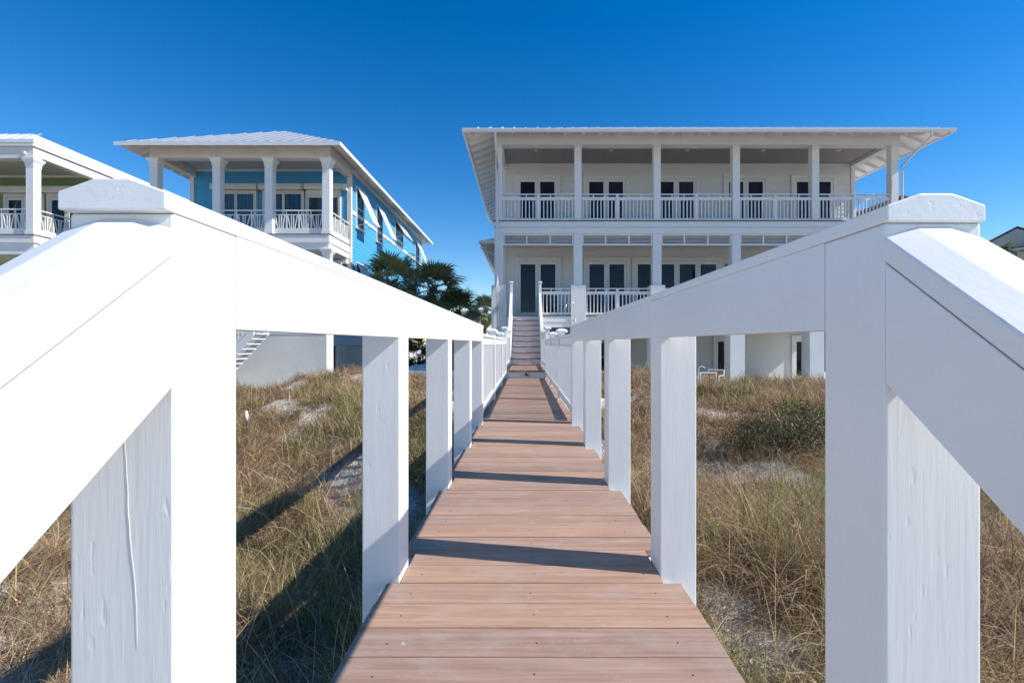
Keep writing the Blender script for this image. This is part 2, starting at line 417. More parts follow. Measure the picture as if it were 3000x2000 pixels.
# beach stair below the viewer
bst = thing('beach_stair', (0, 0.2, -1.6), 'wooden stair going down to the beach in front of the boardwalk', 'stairs')
for i in range(8):
    ys_ = 0.50-0.28*(i+1); zt = -0.21*(i+1)
    box('tread', XL+0.01, XR-0.01, ys_, ys_+0.29, zt-0.03, zt, TREAD, bst)

# ------------------------------------------------------------------ far walkway rails
def cap_mesh(wd, mat):
    k = ('cap', wd, mat.name)
    if k in CACHE: return CACHE[k]
    V, F = [], []
    prof = [(0.62, -0.045), (0.66, -0.02), (0.97, -0.012), (1.0, 0.0), (1.0, 0.016), (0.80, 0.036), (0.25, 0.05)]
    for (r, z) in prof:
        for (sx, sy) in ((1, .72), (.72, 1), (-.72, 1), (-1, .72), (-1, -.72), (-.72, -1), (.72, -1), (1, -.72)):
            V.append((sx*r*wd/2, sy*r*wd/2, z))
    for i in range(len(prof)-1): F += [(i*8+j, i*8+(j+1) % 8, (i+1)*8+(j+1) % 8, (i+1)*8+j) for j in range(8)]
    F += [tuple(range(8)), tuple(range((len(prof)-1)*8, len(prof)*8))]
    CACHE[k] = me_from(V, F, mat); return CACHE[k]
def far_rail(s, label):
    xi = XL if s < 0 else XR
    t = thing('baluster_railing', (xi+s*0.06, 8.9, 0), label, 'railing')
    py = [7.58, 9.93, 12.26, 14.98]
    pz = [0, 0, 0.19, 0.19]
    for yy, zz in zip(py, pz):
        a, b = sorted((xi, xi+s*0.11))
        p = box('post', a, b, yy-0.055, yy+0.055, -0.35, 1.055+zz, TRIM, t, 0.003)
        link('post_cap', cap_mesh(0.185, TRIM), p, ((a+b)/2, yy, 1.075+zz))
    st = [5.50]+[q+0.055 for q in py[:3]]; en = [q-0.055 for q in py]
    if True:
        for i in range(4):
            z = 0.19 if i == 3 else 0
            a, b = sorted((xi+s*0.022, xi+s*0.062))
            box('top_board', a, b, st[i], en[i], 0.875+z, 0.965+z, TRIM, t)
            a2, b2 = sorted((xi+s*0.004, xi+s*0.094))
            box('hand_rail', a2, b2, st[i], en[i], 0.968+z, 1.003+z, TRIM, t, 0.003)
            box('bottom_rail', a, b, st[i], en[i], 0.075+z, 0.165+z, TRIM, t)
            n = int((en[i]-st[i])/0.148)
            for j in range(n):
                yy = st[i]+(en[i]-st[i])*(j+0.5)/n
                a3, b3 = sorted((xi+s*0.027, xi+s*0.057))
                box('baluster', a3, b3, yy-0.023, yy+0.023, 0.165+z, 0.875+z, TRIM, t)
    return t
far_rail(-1, 'white baluster railing on the left of the far boardwalk, before the house stair')
far_rail(1, 'white baluster railing on the right of the far boardwalk, before the house stair')

# ------------------------------------------------------------------ platform and stair up to the porch
F1, F2 = 1.917, 5.424
stair = thing('porch_stair', (0, 13.5, -0.9), 'white stair with brown treads climbing from the boardwalk to the porch', 'stairs')
box('riser', -0.53, 0.60, 12.33, 12.36, -0.05, 0.150, TRIM, stair)
y = 12.29
while y+bw < 15.3:
    box('deck_board', -0.50, 0.57, y, y+bw, 0.158, 0.185, TREAD if y < 12.32 else DECK, stair, 0.002); y += pitch
rise, go = 0.19, 0.28
for i in range(10):
    zt = 0.212+rise*i; y0 = 15.2+go*i
    if i < 9: box('tread', -0.455, 0.505, y0, y0+go+0.03, zt-0.030, zt, TREAD, stair)
    box('riser', -0.45, 0.50, y0+0.03, y0+0.055, zt-rise-0.0+0.002 if i else 0.186, zt-0.032, TRIM, stair)
for (xa, xb) in ((-0.51, -0.457), (0.507, 0.56)):
    prism('stringer', [(15.17, 0.05), (15.17, 0.24), (17.68, 0.24+rise*9), (17.68, 1.55), (15.6, 0.05)], 'x', xa, xb, TRIM, stair)
def sphere_mesh(r, mat, u=14, v=9):
    V = [(0, 0, r)]; F = []
    for i in range(1, v):
        for j in range(u):
            a, b = math.pi*i/v, 2*math.pi*j/u; V.append((r*math.sin(a)*math.cos(b), r*math.sin(a)*math.sin(b), r*math.cos(a)))
    V.append((0, 0, -r)); k = len(V)-1
    for j in range(u):
        F.append((0, 1+j, 1+(j+1) % u)); F.append((k, k-u+(j+1) % u, k-u+j))
        for i in range(v-2): F.append((1+i*u+j, 1+i*u+(j+1) % u, 1+(i+1)*u+(j+1) % u, 1+(i+1)*u+j))
    return me_from(V, F, mat, True)
ball = thing('step_light', (0.045, 12.33, 0.09), 'round bronze ball light on the white riser at the end of the boardwalk', 'light')
link('globe', sphere_mesh(0.046, BRONZE), ball, (0.045, 12.285, 0.095))
link('mount', tube_mesh([(0, 0, 0), (0, -0.025, 0)], 0.03, BRONZE, 12), ball, (0.045, 12.329, 0.095))
def stair_rail(s, label):
    x = -0.505 if s < 0 else 0.555
    t = thing('stair_railing', (x, 15.2, 0.19), label, 'railing')
    for (yy, zb, zt) in ((15.24, 0.15, 1.24), (17.62, 1.5, 3.10)):
        p = box('newel_post', x-0.05, x+0.05, yy-0.05, yy+0.05, zb, zt, TRIM, t, 0.004)
        link('post_cap', cap_mesh(0.15, TRIM), p, (x, yy, zt+0.02))
    sl = rise/go; ya, yb = 15.29, 17.57
    def sb(name, w, z0, z1): prism(name, [(ya, z0), (ya, z1), (yb, z1+sl*(yb-ya)), (yb, z0+sl*(yb-ya))], 'x', x-w/2, x+w/2, TRIM, t)
    sb('hand_rail', 0.085, 1.13, 1.185); sb('top_board', 0.035, 1.01, 1.127); sb('bottom_rail', 0.035, 0.30, 0.39)
    n = 18
    for j in range(n):
        yy = ya+(yb-ya)*(j+0.5)/n; d = sl*(yy-ya)
        box('baluster', x-0.016, x+0.016, yy-0.016, yy+0.016, 0.385+d, 1.015+d, TRIM, t)
stair_rail(-1, 'white sloping railing on the left of the porch stair')
stair_rail(1, 'white sloping railing on the right of the porch stair')

# ------------------------------------------------------------------ shared house builders
def hip_roof(parent, x0, x1, y0, y1, z, sl, mat, under, th=0.06, name='roof'):
    W, D = x1-x0, y1-y0; h = min(W, D)/2
    if W >= D: r = [(x0+h, y0+h), (x1-h, y0+h)]
    else: r = [(x0+h, y0+h), (x0+h, y1-h)]
    rz = z+sl*h
    o = Vector(((x0+x1)/2, (y0+y1)/2, z))
    def surf(dz): return [Vector(p)-o for p in ((x0, y0, z+dz), (x1, y0, z+dz), (x1, y1, z+dz), (x0, y1, z+dz), (*r[0], rz+dz), (*r[1], rz+dz))]
    if W >= D: Fc = [(0, 1, 5, 4), (1, 2, 5), (2, 3, 4, 5), (3, 0, 4)]
    else: Fc = [(0, 1, 4), (1, 2, 5, 4), (2, 3, 5), (3, 0, 4, 5)]
    V = surf(th)+surf(0.012); F = Fc+[tuple(6+i for i in f) for f in Fc]+[(i, (i+1) % 4, 6+(i+1) % 4, 6+i) for i in range(4)]
    ro = link(name, me_from(V, F, mat), parent, o)
    V = surf(0.006)+surf(-0.02); F = Fc+[tuple(6+i for i in f) for f in Fc]+[(i, (i+1) % 4, 6+(i+1) % 4, 6+i) for i in range(4)]
    link('soffit', me_from(V, F, under), parent, o)
    return ro, h, rz
def seams(roof, x0, x1, y0, y1, z, sl, th, step, mat, sides='f', hgt=0.045):
    W, D = x1-x0, y1-y0; h = min(W, D)/2
    def one(p, d, run):
        # p start at eave (x,y), d inward direction; thin rib following the slope
        if run < 0.25: return
        t = Vector((-d[1], d[0], 0))*0.014; a = Vector((p[0], p[1], z+th-0.004)) - Vector((d[0], d[1], 0))*0.012; b = a+Vector((d[0]*run, d[1]*run, sl*run)); u = Vector((0, 0, hgt))
        o = a.copy()
        Vv = [q-o for q in (a-t, a+t, a+t+u, a-t+u, b-t, b+t, b+t+u, b-t+u)]
        link('roof_seam', me_from(Vv, [(0,1,2,3),(4,5,6,7),(0,1,5,4),(1,2,6,5),(2,3,7,6),(3,0,4,7)], mat), roof, o)
    if 'f' in sides:
        n = int(W/step)
        for i in range(1, n): x = x0+W*i/n; one((x, y0), (0, 1), min(h, x-x0, x1-x))
    if 'r' in sides:
        n = int(D/step)
        for i in range(1, n): yy = y0+D*i/n; one((x1, yy), (-1, 0), min(h, yy-y0, y1-yy))
    if 'l' in sides:
        n = int(D/step)
        for i in range(1, n): yy = y0+D*i/n; one((x0, yy), (1, 0), min(h, yy-y0, y1-yy))
def rafters(parent, axis, e, wll, a0, a1, z, sl, mat, lo=-1e9, hi=1e9, step=0.61, dep=0.14, wd=0.045):
    """axis 'y': eave line runs along y at x=e, wall at x=wll; axis 'x': eave along x at y=e"""
    s = 1 if wll > e else -1; e2 = e+s*0.05; run = abs(wll-e2)+0.1
    n = max(1, int((a1-a0)/step)); CC = {}
    for i in range(n+1):
        a = a0+(a1-a0)*i/n
        rn = round(min(run, a-lo-0.06, hi-a-0.06), 2)
        if rn < 0.2: continue
        if rn not in CC:
            CC[rn] = prism_mesh([(0, -0.10), (0, -0.021), (s*rn, sl*rn-0.021), (s*rn, sl*rn-dep-0.03), (s*0.12, sl*0.12-dep)], 'y' if axis == 'y' else 'x', -wd/2, wd/2, mat)
        zz = z+sl*0.05
        link('rafter', CC[rn], parent, (e2, a, zz) if axis == 'y' else (a, e2, zz))
def siding(parent, x0, x1, y, z0, z1, exp, mat, name='siding_board'):
    n = int(round((z1-z0)/exp)); exp = (z1-z0)/n
    me = prism_mesh([(0, 0), (-0.026, 0), (-0.010, exp+0.012), (0, exp+0.012)], 'x', -(x1-x0)/2, (x1-x0)/2, mat)
    for i in range(n): link(name, me, parent, ((x0+x1)/2, y+random.uniform(-.001, .001), z0+exp*i))
def siding_side(parent, x, y0, y1, z0, z1, exp, mat, name='siding_board'):
    n = int(round((z1-z0)/exp)); exp = (z1-z0)/n
    me = prism_mesh([(0, 0), (0.026, 0), (0.010, exp+0.012), (0, exp+0.012)], 'y', -(y1-y0)/2, (y1-y0)/2, mat)
    for i in range(n): link(name, me, parent, (x+random.uniform(-.001, .001), (y0+y1)/2, z0+exp*i))
def frame4(x0, x1, z0, z1, st, y0, y1, top=None, bot=None):
    top = st if top is None else top; bot = st if bot is None else bot
    L_ = [(x0, x0+st, y0, y1, z0, z1), (x1-st, x1, y0, y1, z0, z1), (x0+st, x1-st, y0, y1, z1-top, z1)]
    if bot > 0: L_.append((x0+st, x1-st, y0, y1, z0, z0+bot))
    return L_
def french_door(parent, cx, y, z0, leaves=2, lw=0.80, H=2.28, mat=None, handle=True, pane=None, casing=0.115):
    mat = mat or TRIM; pane = pane or GLASS
    x0 = cx-leaves*lw/2; x1 = cx+leaves*lw/2
    C = frame4(x0-casing, x1+casing, z0, z0+H+casing, casing-0.004, y-0.065, y, bot=0)
    C.append((x0-casing-0.03, x1+casing+0.03, y-0.085, y, z0+H+casing+0.002, z0+H+casing+0.045))
    boxes('door_frame', C, mat, parent)
    for i in range(leaves):
        a = x0+lw*i+0.004; b = x0+lw*(i+1)-0.004
        d = boxes('door', frame4(a, b, z0+0.012, z0+H-0.004, 0.105, y-0.050, y-0.006, 0.13, 0.22), mat, parent)
        box('pane', a+0.1, b-0.1, y-0.030, y-0.022, z0+0.225, z0+H-0.13, pane, d)
        if handle:
            hx = b-0.05 if i % 2 == 0 else a+0.05
            boxes('handle', [(hx-0.012, hx+0.012, y-0.062, y-0.050, z0+0.92, z0+1.12), (hx-0.01, hx+0.06*(1 if i % 2 else -1)+0.0 if i % 2 else hx+0.01, y-0.085, y-0.070, z0+1.0, z0+1.02)] if False else [(hx-0.012, hx+0.012, y-0.075, y-0.050, z0+0.92, z0+1.12)], CHROME, d)
def rail_bay(parent, x0, x1, y, zf, mid=True, zt=1.02):
    """white porch balustrade: cap rail, spacer blocks, board, balusters, bottom rail"""
    rl = boxes('railing', [(x0, x1, y-0.045, y+0.045, zf+zt-0.035, zf+zt)], TRIM, parent)
    box('rail_board', x0, x1, y-0.02, y+0.02, zf+0.79, zf+0.905, TRIM, rl)
    box('bottom_rail', x0, x1, y-0.02, y+0.02, zf+0.03, zf+0.115, TRIM, rl)
    cuts = [x0, x1]
    if mid:
        xm = (x0+x1)/2; box('mid_post', xm-0.045, xm+0.045, y-0.047, y+0.047, zf, zf+zt-0.036, TRIM, rl); cuts = [x0, xm, x1]
    for a, b in zip(cuts[:-1], cuts[1:]):
        L_ = b-a
        for q in (1/3, 2/3): box('spacer_block', a+L_*q-0.02, a+L_*q+0.02, y-0.018, y+0.018, zf+0.905, zf+zt-0.035, TRIM, rl)
        n = int(round(L_/0.13))
        for j in range(n):
            xx = a+L_*(j+0.5)/n; box('baluster', xx-0.019, xx+0.019, y-0.019, y+0.019, zf+0.115, zf+0.79, TRIM, rl)
    return rl

# ------------------------------------------------------------------ main white house
H = thing('beach_house', (6.4, 18.5, GROUND), 'large white two storey beach house with long columned porches above the boardwalk', 'house')
CX = [-0.97+2.94*i for i in range(6)]
YF = 17.70; YW = 19.90; YG = 22.5
BB = 8.247; ZE = 8.27
# storeys (solid cores) and porch slabs
box('wall', -0.93, 13.70, YW+0.03, 27.9, F1-0.2, 8.52, SIDING, H)
box('wall', -0.93, 13.70, YG, 27.9, GROUND-0.2, F1-0.42, STUCCO, H)
siding(H, -0.95, 13.60, YW+0.03, F2+0.02, 8.44, 0.165, SIDING)
siding(H, -0.95, 13.60, YW+0.03, F1+0.02, 4.93, 0.165, SIDING)
for xx in (-0.93, 13.60):
    box('corner_board', xx-0.03, xx+0.13, YW-0.03, YW+0.03, F2+0.02, 8.44, TRIM, H)
    box('corner_board', xx-0.03, xx+0.13, YW-0.03, YW+0.03, F1+0.02, 4.93, TRIM, H)
# upper floor edge
box('deck_edge', -1.20, 13.96, YF-0.06, YW, F2-0.028, F2, BROWN, H)
box('band_board', -1.17, 13.93, YF-0.02, YF+0.06, F2-0.235, F2-0.031, TRIM, H)
box('band_board', -1.15, 13.91, YF, YF+0.3, 4.945, 5.165, TRIM, H)
box('shadow_gap', -1.13, 13.89, YF+0.03, YF+0.27, 5.165, F2-0.235, CREAM, H)
for i in range(28): box('vent_block', -0.9+i*0.53, -0.87+i*0.53, YF+0.005, YF+0.028, 5.167, F2-0.237, TRIM, H)
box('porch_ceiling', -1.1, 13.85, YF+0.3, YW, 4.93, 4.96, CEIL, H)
# lower porch edge and the white skirt beam below it
box('deck_edge', -1.25, 14.0, YF-0.03, YW, F1-0.028, F1, BROWN, H)
box('band_board', -1.2, 13.95, YF-0.01, YF+0.06, F1-0.235, F1-0.031, TRIM, H)
box('band_board', -1.2, 13.95, YF+0.01, YF+0.26, F1-0.435, F1-0.238, TRIM, H)
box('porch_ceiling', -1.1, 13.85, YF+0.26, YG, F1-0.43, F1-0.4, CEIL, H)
# columns
for i, cx in enumerate(CX):
    box('pillar', cx-0.27, cx+0.27, YF-0.05, YF+0.49, GROUND-0.2, 3.04, STUCCO, H, 0.01)
    box('column', cx-0.16, cx+0.16, YF+0.03, YF+0.35, 3.041, 4.945, TRIM, H, 0.006)
    box('column', cx-0.13, cx+0.13, YF+0.03, YF+0.29, F2+0.001, BB, TRIM, H, 0.006)
for i in range(5):
    a, b = CX[i]+0.13, CX[i+1]-0.13
    rail_bay(H, a, b, YF+0.12, F2)
    a, b = CX[i]+0.27, CX[i+1]-0.27
    if i == 0: a = 0.615
    rail_bay(H, a, b, YF+0.12, F1, mid=(i > 0))
    # louvred frieze between columns, below the upper floor
    a, b = CX[i]+0.162, CX[i+1]-0.162
    lf = boxes('louvre_panel', [(a, b, YF+0.1, YF+0.17, 4.53, 4.585), (a, b, YF+0.1, YF+0.17, 4.90, 4.944)] + [(a+(b-a)*q/3-0.025, a+(b-a)*q/3+0.025, YF+0.1, YF+0.17, 4.586, 4.899) for q in (0.03, 1, 2, 2.97)], TRIM, H)
    for q in range(3):
        xa, xb = a+(b-a)*q/3+0.025, a+(b-a)*(q+1)/3-0.025
        sm = ('slat', round(xb-xa, 3))
        if sm not in CACHE: CACHE[sm] = prism_mesh([(-0.025, -0.016), (0.02, 0.012), (0.024, 0.006), (-0.021, -0.022)], 'x', -(xb-xa)/2, (xb-xa)/2, TRIM)
        for j in range(6): link('louvre_slat', CACHE[sm], lf, ((xa+xb)/2, YF+0.135, 4.615+0.052*j))
# beams under the roof, porch ceiling, side beams
box('porch_beam', -1.12, 13.90, YF, YF+0.38, BB, 8.715, TRIM, H)
box('porch_beam', -1.12, -0.80, YF+0.38, YW, BB-0.02, 8.67, TRIM, H)
box('porch_beam', 13.55, 13.87, YF+0.38, YW, BB-0.02, 8.67, TRIM, H)
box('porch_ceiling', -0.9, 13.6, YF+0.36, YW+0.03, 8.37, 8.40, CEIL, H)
box('wall', -1.0, 13.75, YW, 27.95, 8.45, 8.66, TRIM, H)
# roof
RX0, RX1, RY0, RY1, SL = -2.08, 14.84, 16.64, 28.95, 0.445
roof, _, _ = hip_roof(H, RX0, RX1, RY0, RY1, ZE, SL, METAL, TRIM, 0.10)
seams(roof, RX0, RX1, RY0, RY1, ZE, SL, 0.10, 0.42, METAL, 'fl', 0.04)
rafters(H, 'y', RX0, -1.05, 17.0, 28.6, ZE, SL, TRIM, RY0, RY1)
rafters(H, 'y', RX1, 13.85, 17.0, 28.6, ZE, SL, TRIM, RY0, RY1)
rafters(H, 'x', RY0, YF+0.02, -1.7, 14.6, ZE, SL, TRIM, RX0, RX1)
gp = [(-0.012, 0.0), (-0.012, -0.115), (-0.09, -0.115), (-0.125, -0.03), (-0.125, 0.0)]
link('gutter', prism_mesh([(RY0+u, ZE+0.055+v) for u, v in gp], 'x', RX0-0.1, RX1+0.1, GUTTER), H)
link('gutter', prism_mesh([(RX0+u, ZE+0.053+v) for u, v in gp], 'y', RY0, RY1, GUTTER), H)
link('gutter', prism_mesh([(RX1-u, ZE+0.053+v) for u, v in gp], 'y', RY0, RY1, GUTTER), H)
for (xa, s) in ((CX[0]-0.05, -1), (CX[5]+0.19, 1)):
    px0 = RX0+1.05 if s < 0 else RX1-0.72
    pts = [(px0, RY0-0.06, ZE-0.05), (px0, RY0-0.04, ZE-0.2), (px0+(xa-px0)*0.45, RY0+0.5, ZE-0.50), (xa, YF-0.06, ZE-0.85), (xa, YF-0.06, ZE-1.1), (xa, YF-0.09, F2+0.05), (xa, YF-0.09, 3.1), (xa, YF-0.12, 3.0), (xa, YF-0.12, 0.2)]
    if s > 0: pts = pts[:6]+[(xa, YF-0.09, 3.1), (xa, YF-0.12, 3.0), (xa, YF-0.12, 0.2)]
    tube('downspout', pts, 0.04, GUTTER, H, 8)
# doors
for cx in (0.52, 3.37, 6.29, 9.18, 12.0): french_door(H, cx, YW, F2+0.02, 2, 0.815)
for cx, nl in ((0.54, 2), (3.40, 2), (6.315, 4), (9.6, 2), (12.0, 2)): french_door(H, cx, YW, F1+0.02, nl, 0.83 if nl == 2 else 0.87, 2.36)
for cx in (7.6, 9.36, 13.05): french_door(H, cx, YG, GROUND+0.04, 1, 0.80, 1.98)
for cx in (3.35, 1.6):
    wf = boxes('window', frame4(cx-0.42, cx+0.42, -0.45, 0.95, 0.05, YG-0.04, YG+0.0)+[(cx-0.37, cx+0.37, YG-0.03, YG, 0.23, 0.27)], TRIM, H)
    box('pane', cx-0.372, cx+0.372, YG-0.02, YG-0.015, -0.4, 0.9, GLASS, wf)
# recessed ceiling lights
cl = tube_mesh([(0, 0, 0), (0, 0, -0.012)], 0.085, TRIM, 16)
for cx in CX[:-1]: link('ceiling_light', cl, H, (cx+1.47-0.08, 18.55, 8.369))
link('security_camera', sphere_mesh(0.06, BRONZE, 10, 6), H, (CX[0]+0.42, YF+0.55, 4.90))
lamp_me = prism_mesh([(-0.055, 0), (0.055, 0), (0.075, 0.26), (0.03, 0.33), (-0.03, 0.33), (-0.075, 0.26)], 'y', -0.16, 0, BRONZE)
for lx in (2.22, 8.38, 11.0):
    lo_ = link('wall_lamp', lamp_me, H, (lx, YW-0.001, F1+2.1)); lo_.scale = (0.5, 0.5, 0.5)
# lower side wing on the left
box('wing_wall', -1.15, -0.95, 22.9, 27.8, GROUND-0.2, 5.6, SIDING, H)
wing = hip_roof(H, -2.02, 3.0, 22.0, 33.0, 5.56, 0.4, METAL, TRIM, 0.06)[0]
seams(wing, -2.02, 3.0, 22.0, 33.0, 5.56, 0.4, 0.06, 0.42, METAL, 'f')
rafters(H, 'y', -2.02, -1.1, 22.4, 32, 5.56, 0.4, TRIM, 22.0, 33.0)
link('gutter', prism_mesh([(-2.02+u, 5.60+v) for u, v in gp], 'y', 22.0, 33.0, GUTTER), H)
link('gutter', prism_mesh([(22.0+u, 5.60+v) for u, v in gp], 'x', -2.1, -0.9, GUTTER), H)
tube('downspout', [(-2.05, 22.2, 5.5), (-2.03, 22.2, 5.3), (-1.25, 22.9, 5.0), (-1.22, 22.86, 4.7), (-1.22, 22.86, 2.6)], 0.04, GUTTER, H)

# outdoor shower
sh = thing('outdoor_shower', (1.79, 17.45, GROUND), 'thin steel gooseneck outdoor shower pipe beside the porch stair', 'shower')
pts = [(1.79, 17.42, GROUND), (1.79, 17.42, 2.22)]+[(1.79-0.14+0.14*math.cos(a), 17.42, 2.22+0.2*math.sin(a)) for a in np.linspace(0.3, math.pi*0.93, 9)]
tube('pipe', pts, 0.014, CHROME, sh, 8)
link('shower_head', tube_mesh([(0, 0, 0.03), (-0.02, 0, -0.02), (-0.045, 0, -0.09)], [0.016, 0.028, 0.05], CHROME, 10), sh, (pts[-1][0], 17.42, pts[-1][2]))
link('valve', tube_mesh([(-0.07, 0, 0), (0.07, 0, 0)], 0.018, CHROME, 8), sh, (1.80, 17.41, 1.72))

# ------------------------------------------------------------------ chairs
def chair(loc, rz, frame, slat, label, group):
    t = thing('patio_chair', loc, label, 'chair', group); t.rotation_euler.z = rz
    def p(n, *a):
        o = boxes(n, a, frame if n != 'slat' else slat, None); o.parent = t; return o
    for sx in (-0.29, 0.25):
        p('leg', (sx, sx+0.04, -0.29, -0.25, 0, 0.62)); p('leg', (sx, sx+0.04, 0.24, 0.28, 0, 0.84))
        p('arm', (sx-0.005, sx+0.045, -0.29, 0.28, 0.622, 0.65))
    p('seat', (-0.249, 0.249, -0.28, 0.27, 0.36, 0.40))
    p('back_rail', (-0.249, 0.249, 0.25, 0.28, 0.80, 0.84))
    for i in range(5): p('slat', (-0.245, 0.245, 0.255, 0.275, 0.45+0.07*i, 0.505+0.07*i))
    return t
gr = 'teak and white patio chairs'
for (x, yy, rz, lb) in ((5.97, 15.9, math.pi+0.1, 'white framed patio chair with teak back slats, nearest of the cluster behind the dune'),
                    (5.60, 17.0, 0.5, 'teak slatted patio chair at the left of the cluster behind the dune'),
                    (6.75, 17.1, -0.7, 'teak slatted patio chair facing right, behind the dune by the glass door'),
                    (3.66, 15.9, math.pi/2+0.4, 'teak slatted patio chair seen alone between two right railing posts'),
                    (2.62, 16.2, math.pi-0.2, 'teak slatted patio chair beside the boardwalk, farthest left on the patio')):
    chair((x, yy, GROUND+0.03), rz, TRIM, TEAK, lb, gr)
for (x, lb) in ((2.75, 'dark porch chair behind the lower balustrade, left one beside the first column'), (3.75, 'dark porch chair behind the lower balustrade, middle one of the bay'), (0.98, 'dark porch chair behind the short balustrade by the stair')):
    chair((x, 18.75, F1), random.uniform(-0.4, 0.4)+math.pi, DARKFAB, DARKFAB, lb, 'dark chairs on the lower porch')
hp = thing('white_hoop', (6.12, 16.6, GROUND+0.03), 'thin white curved hoop standing above the patio chairs', 'hoop')
tube('hoop_pole', [(6.02, 16.6, GROUND+0.03), (6.02, 16.6, -0.05)]+[(6.02+0.12-0.12*math.cos(a), 16.6, -0.05+0.14*math.sin(a)) for a in np.linspace(0.2, 2.6, 9)], 0.013, TRIM, hp, 6)

# ------------------------------------------------------------------ blue house
def lattice_mesh(wd, ht, mat, axis):
    k = ('lat', round(wd, 3), ht, mat.name, axis)
    if k in CACHE: return CACHE[k]
    V, F = [], []
    def bar(u0, v0, u1, v1, th=0.034, dp=0.03):
        d = Vector((u1-u0, v1-v0)); n = Vector((-d.y, d.x)).normalized()*th/2; i = len(V)
        for q in (-dp/2, dp/2):
            for (u, v) in ((u0-n.x, v0-n.y), (u0+n.x, v0+n.y), (u1+n.x, v1+n.y), (u1-n.x, v1-n.y)):
                V.append((u, q, v) if axis == 'x' else (q, u, v))
        F.extend([tuple(i+j for j in f) for f in ((0,1,2,3),(4,5,6,7),(0,1,5,4),(1,2,6,5),(2,3,7,6),(3,0,4,7))])
    a = wd/2
    bar(-a, 0, -a, ht+0.16); bar(-a+0.02, ht, a-0.03, ht)
    bar(-a+0.06, ht-0.02, -0.10, 0.0); bar(a-0.06, ht-0.02, 0.10, 0.0, dp=0.028)
    bar(-0.05, ht-0.02, -0.035, 0.0, dp=0.026); bar(0.05, ht-0.02, 0.035, 0, dp=0.026); bar(-a+0.03, ht-0.02, -a+0.03, 0, dp=0.027)
    CACHE[k] = me_from(V, F, mat); return CACHE[k]
def vrail(parent, axis, a0, a1, c, zf, mat):
    if axis == 'x':
        r = box('railing', a0, a1, c-0.04, c+0.04, zf+0.985, zf+1.03, mat, parent); box('skirt_board', a0, a1, c-0.03, c+0.03, zf+0.02, zf+0.26, mat, r)
    else:
        r = box('railing', c-0.04, c+0.04, a0, a1, zf+0.985, zf+1.03, mat, parent); box('skirt_board', c-0.03, c+0.03, a0, a1, zf+0.02, zf+0.26, mat, r)
    n = max(1, int(round((a1-a0)/0.56))); wd = (a1-a0)/n
    for i in range(n):
        a = a0+wd*(i+0.5); link('lattice_panel', lattice_mesh(wd, 0.565, mat, axis), r, (a, c, zf+0.262) if axis == 'x' else (c, a, zf+0.262))
    return r
def tcolumn(parent, x, y, w, z0, z1, mat):
    c = box('column', x-w/2, x+w/2, y, y+w, z0, z1, mat, parent, 0.006)
    V, F = [], []
    prof = [(0.5, -0.34), (0.54, -0.32), (0.56, -0.2), (0.78, -0.06), (0.80, -0.001)]
    for (r, z) in prof: V += [(sx*r*w, sy*r*w, z) for sx, sy in ((1, 1), (-1, 1), (-1, -1), (1, -1))]
    for i in range(4): F += [(i*4+j, i*4+(j+1) % 4, i*4+4+(j+1) % 4, i*4+4+j) for j in range(4)]
    F += [(0, 1, 2, 3), (16, 17, 18, 19)]
    k = ('colcap', w, mat.name)
    if k not in CACHE: CACHE[k] = me_from(V, F, mat)
    link('capital', CACHE[k], c, (x, y+w/2, z1))
    box('column_base', x-w/2-0.025, x+w/2+0.025, y-0.025, y+w+0.025, z0, z0+0.13, mat, c)
    return c
def slider(parent, cx, y, zf, w, h, mat, blind=True, shut=0.0):
    """sliding window wall with rolling shutter box above"""
    y -= 0.07; x0, x1 = cx-w/2, cx+w/2
    boxes('window_frame', frame4(x0-0.09, x1+0.09, zf, zf+h+0.09, 0.086, y-0.05, y+0.07, bot=0), mat, parent)
    prism('shutter_box', [(y, zf+h+0.1), (y-0.24, zf+h+0.1), (y-0.27, zf+h+0.2), (y-0.24, zf+h+0.36), (y-0.15, zf+h+0.40), (y, zf+h+0.40)], 'x', x0-0.2, x1+0.2, mat, parent)
    for i in range(2):
        a, b = x0+w/2*i+0.002, x0+w/2*(i+1)-0.002
        s = boxes('window', frame4(a, b, zf+0.02, zf+h-0.003, 0.055, y-0.035+0.012*i, y-0.012+0.012*i), mat, parent)
        box('pane', a+0.052, b-0.052, y-0.022+0.012*i, y-0.018+0.012*i, zf+0.07, zf+h-0.055, CLEAR, s)
    box('dark_room_sheet', x0, x1, y+0.055, y+0.06, zf+0.02, zf+h, DARK, parent)  # thin near-black sheet; shade of the unlit interior is put into its colour
    if blind:
        L_ = []; n = int(w/0.085)
        for j in range(n):
            if blind == 2 and (j % 5 in (0, 3) or j < 3): continue
            xx = x0+0.03+(w-0.06)*(j+0.5)/n; L_.append((xx-0.037, xx+0.037, y+0.02+0.012*(j % 2), y+0.024+0.012*(j % 2), zf+0.04, zf+h-0.03))
        boxes('blind', L_, BLIND, parent)
    if shut:
        box('shutter_curtain', x0+0.01, x1-0.01, y-0.085, y-0.06, zf+h-shut, zf+h+0.1, mat, parent)

B = thing('beach_house', (-11.9, 21, GROUND), 'blue three storey beach house with white columns and pale hip metal roof', 'house')
BX0, BX1, BY, BYW, BYE = -15.69, -8.17, 20.0, 22.4, 37.9
BF2, BF1, BBB = 5.467, 2.05, 8.64
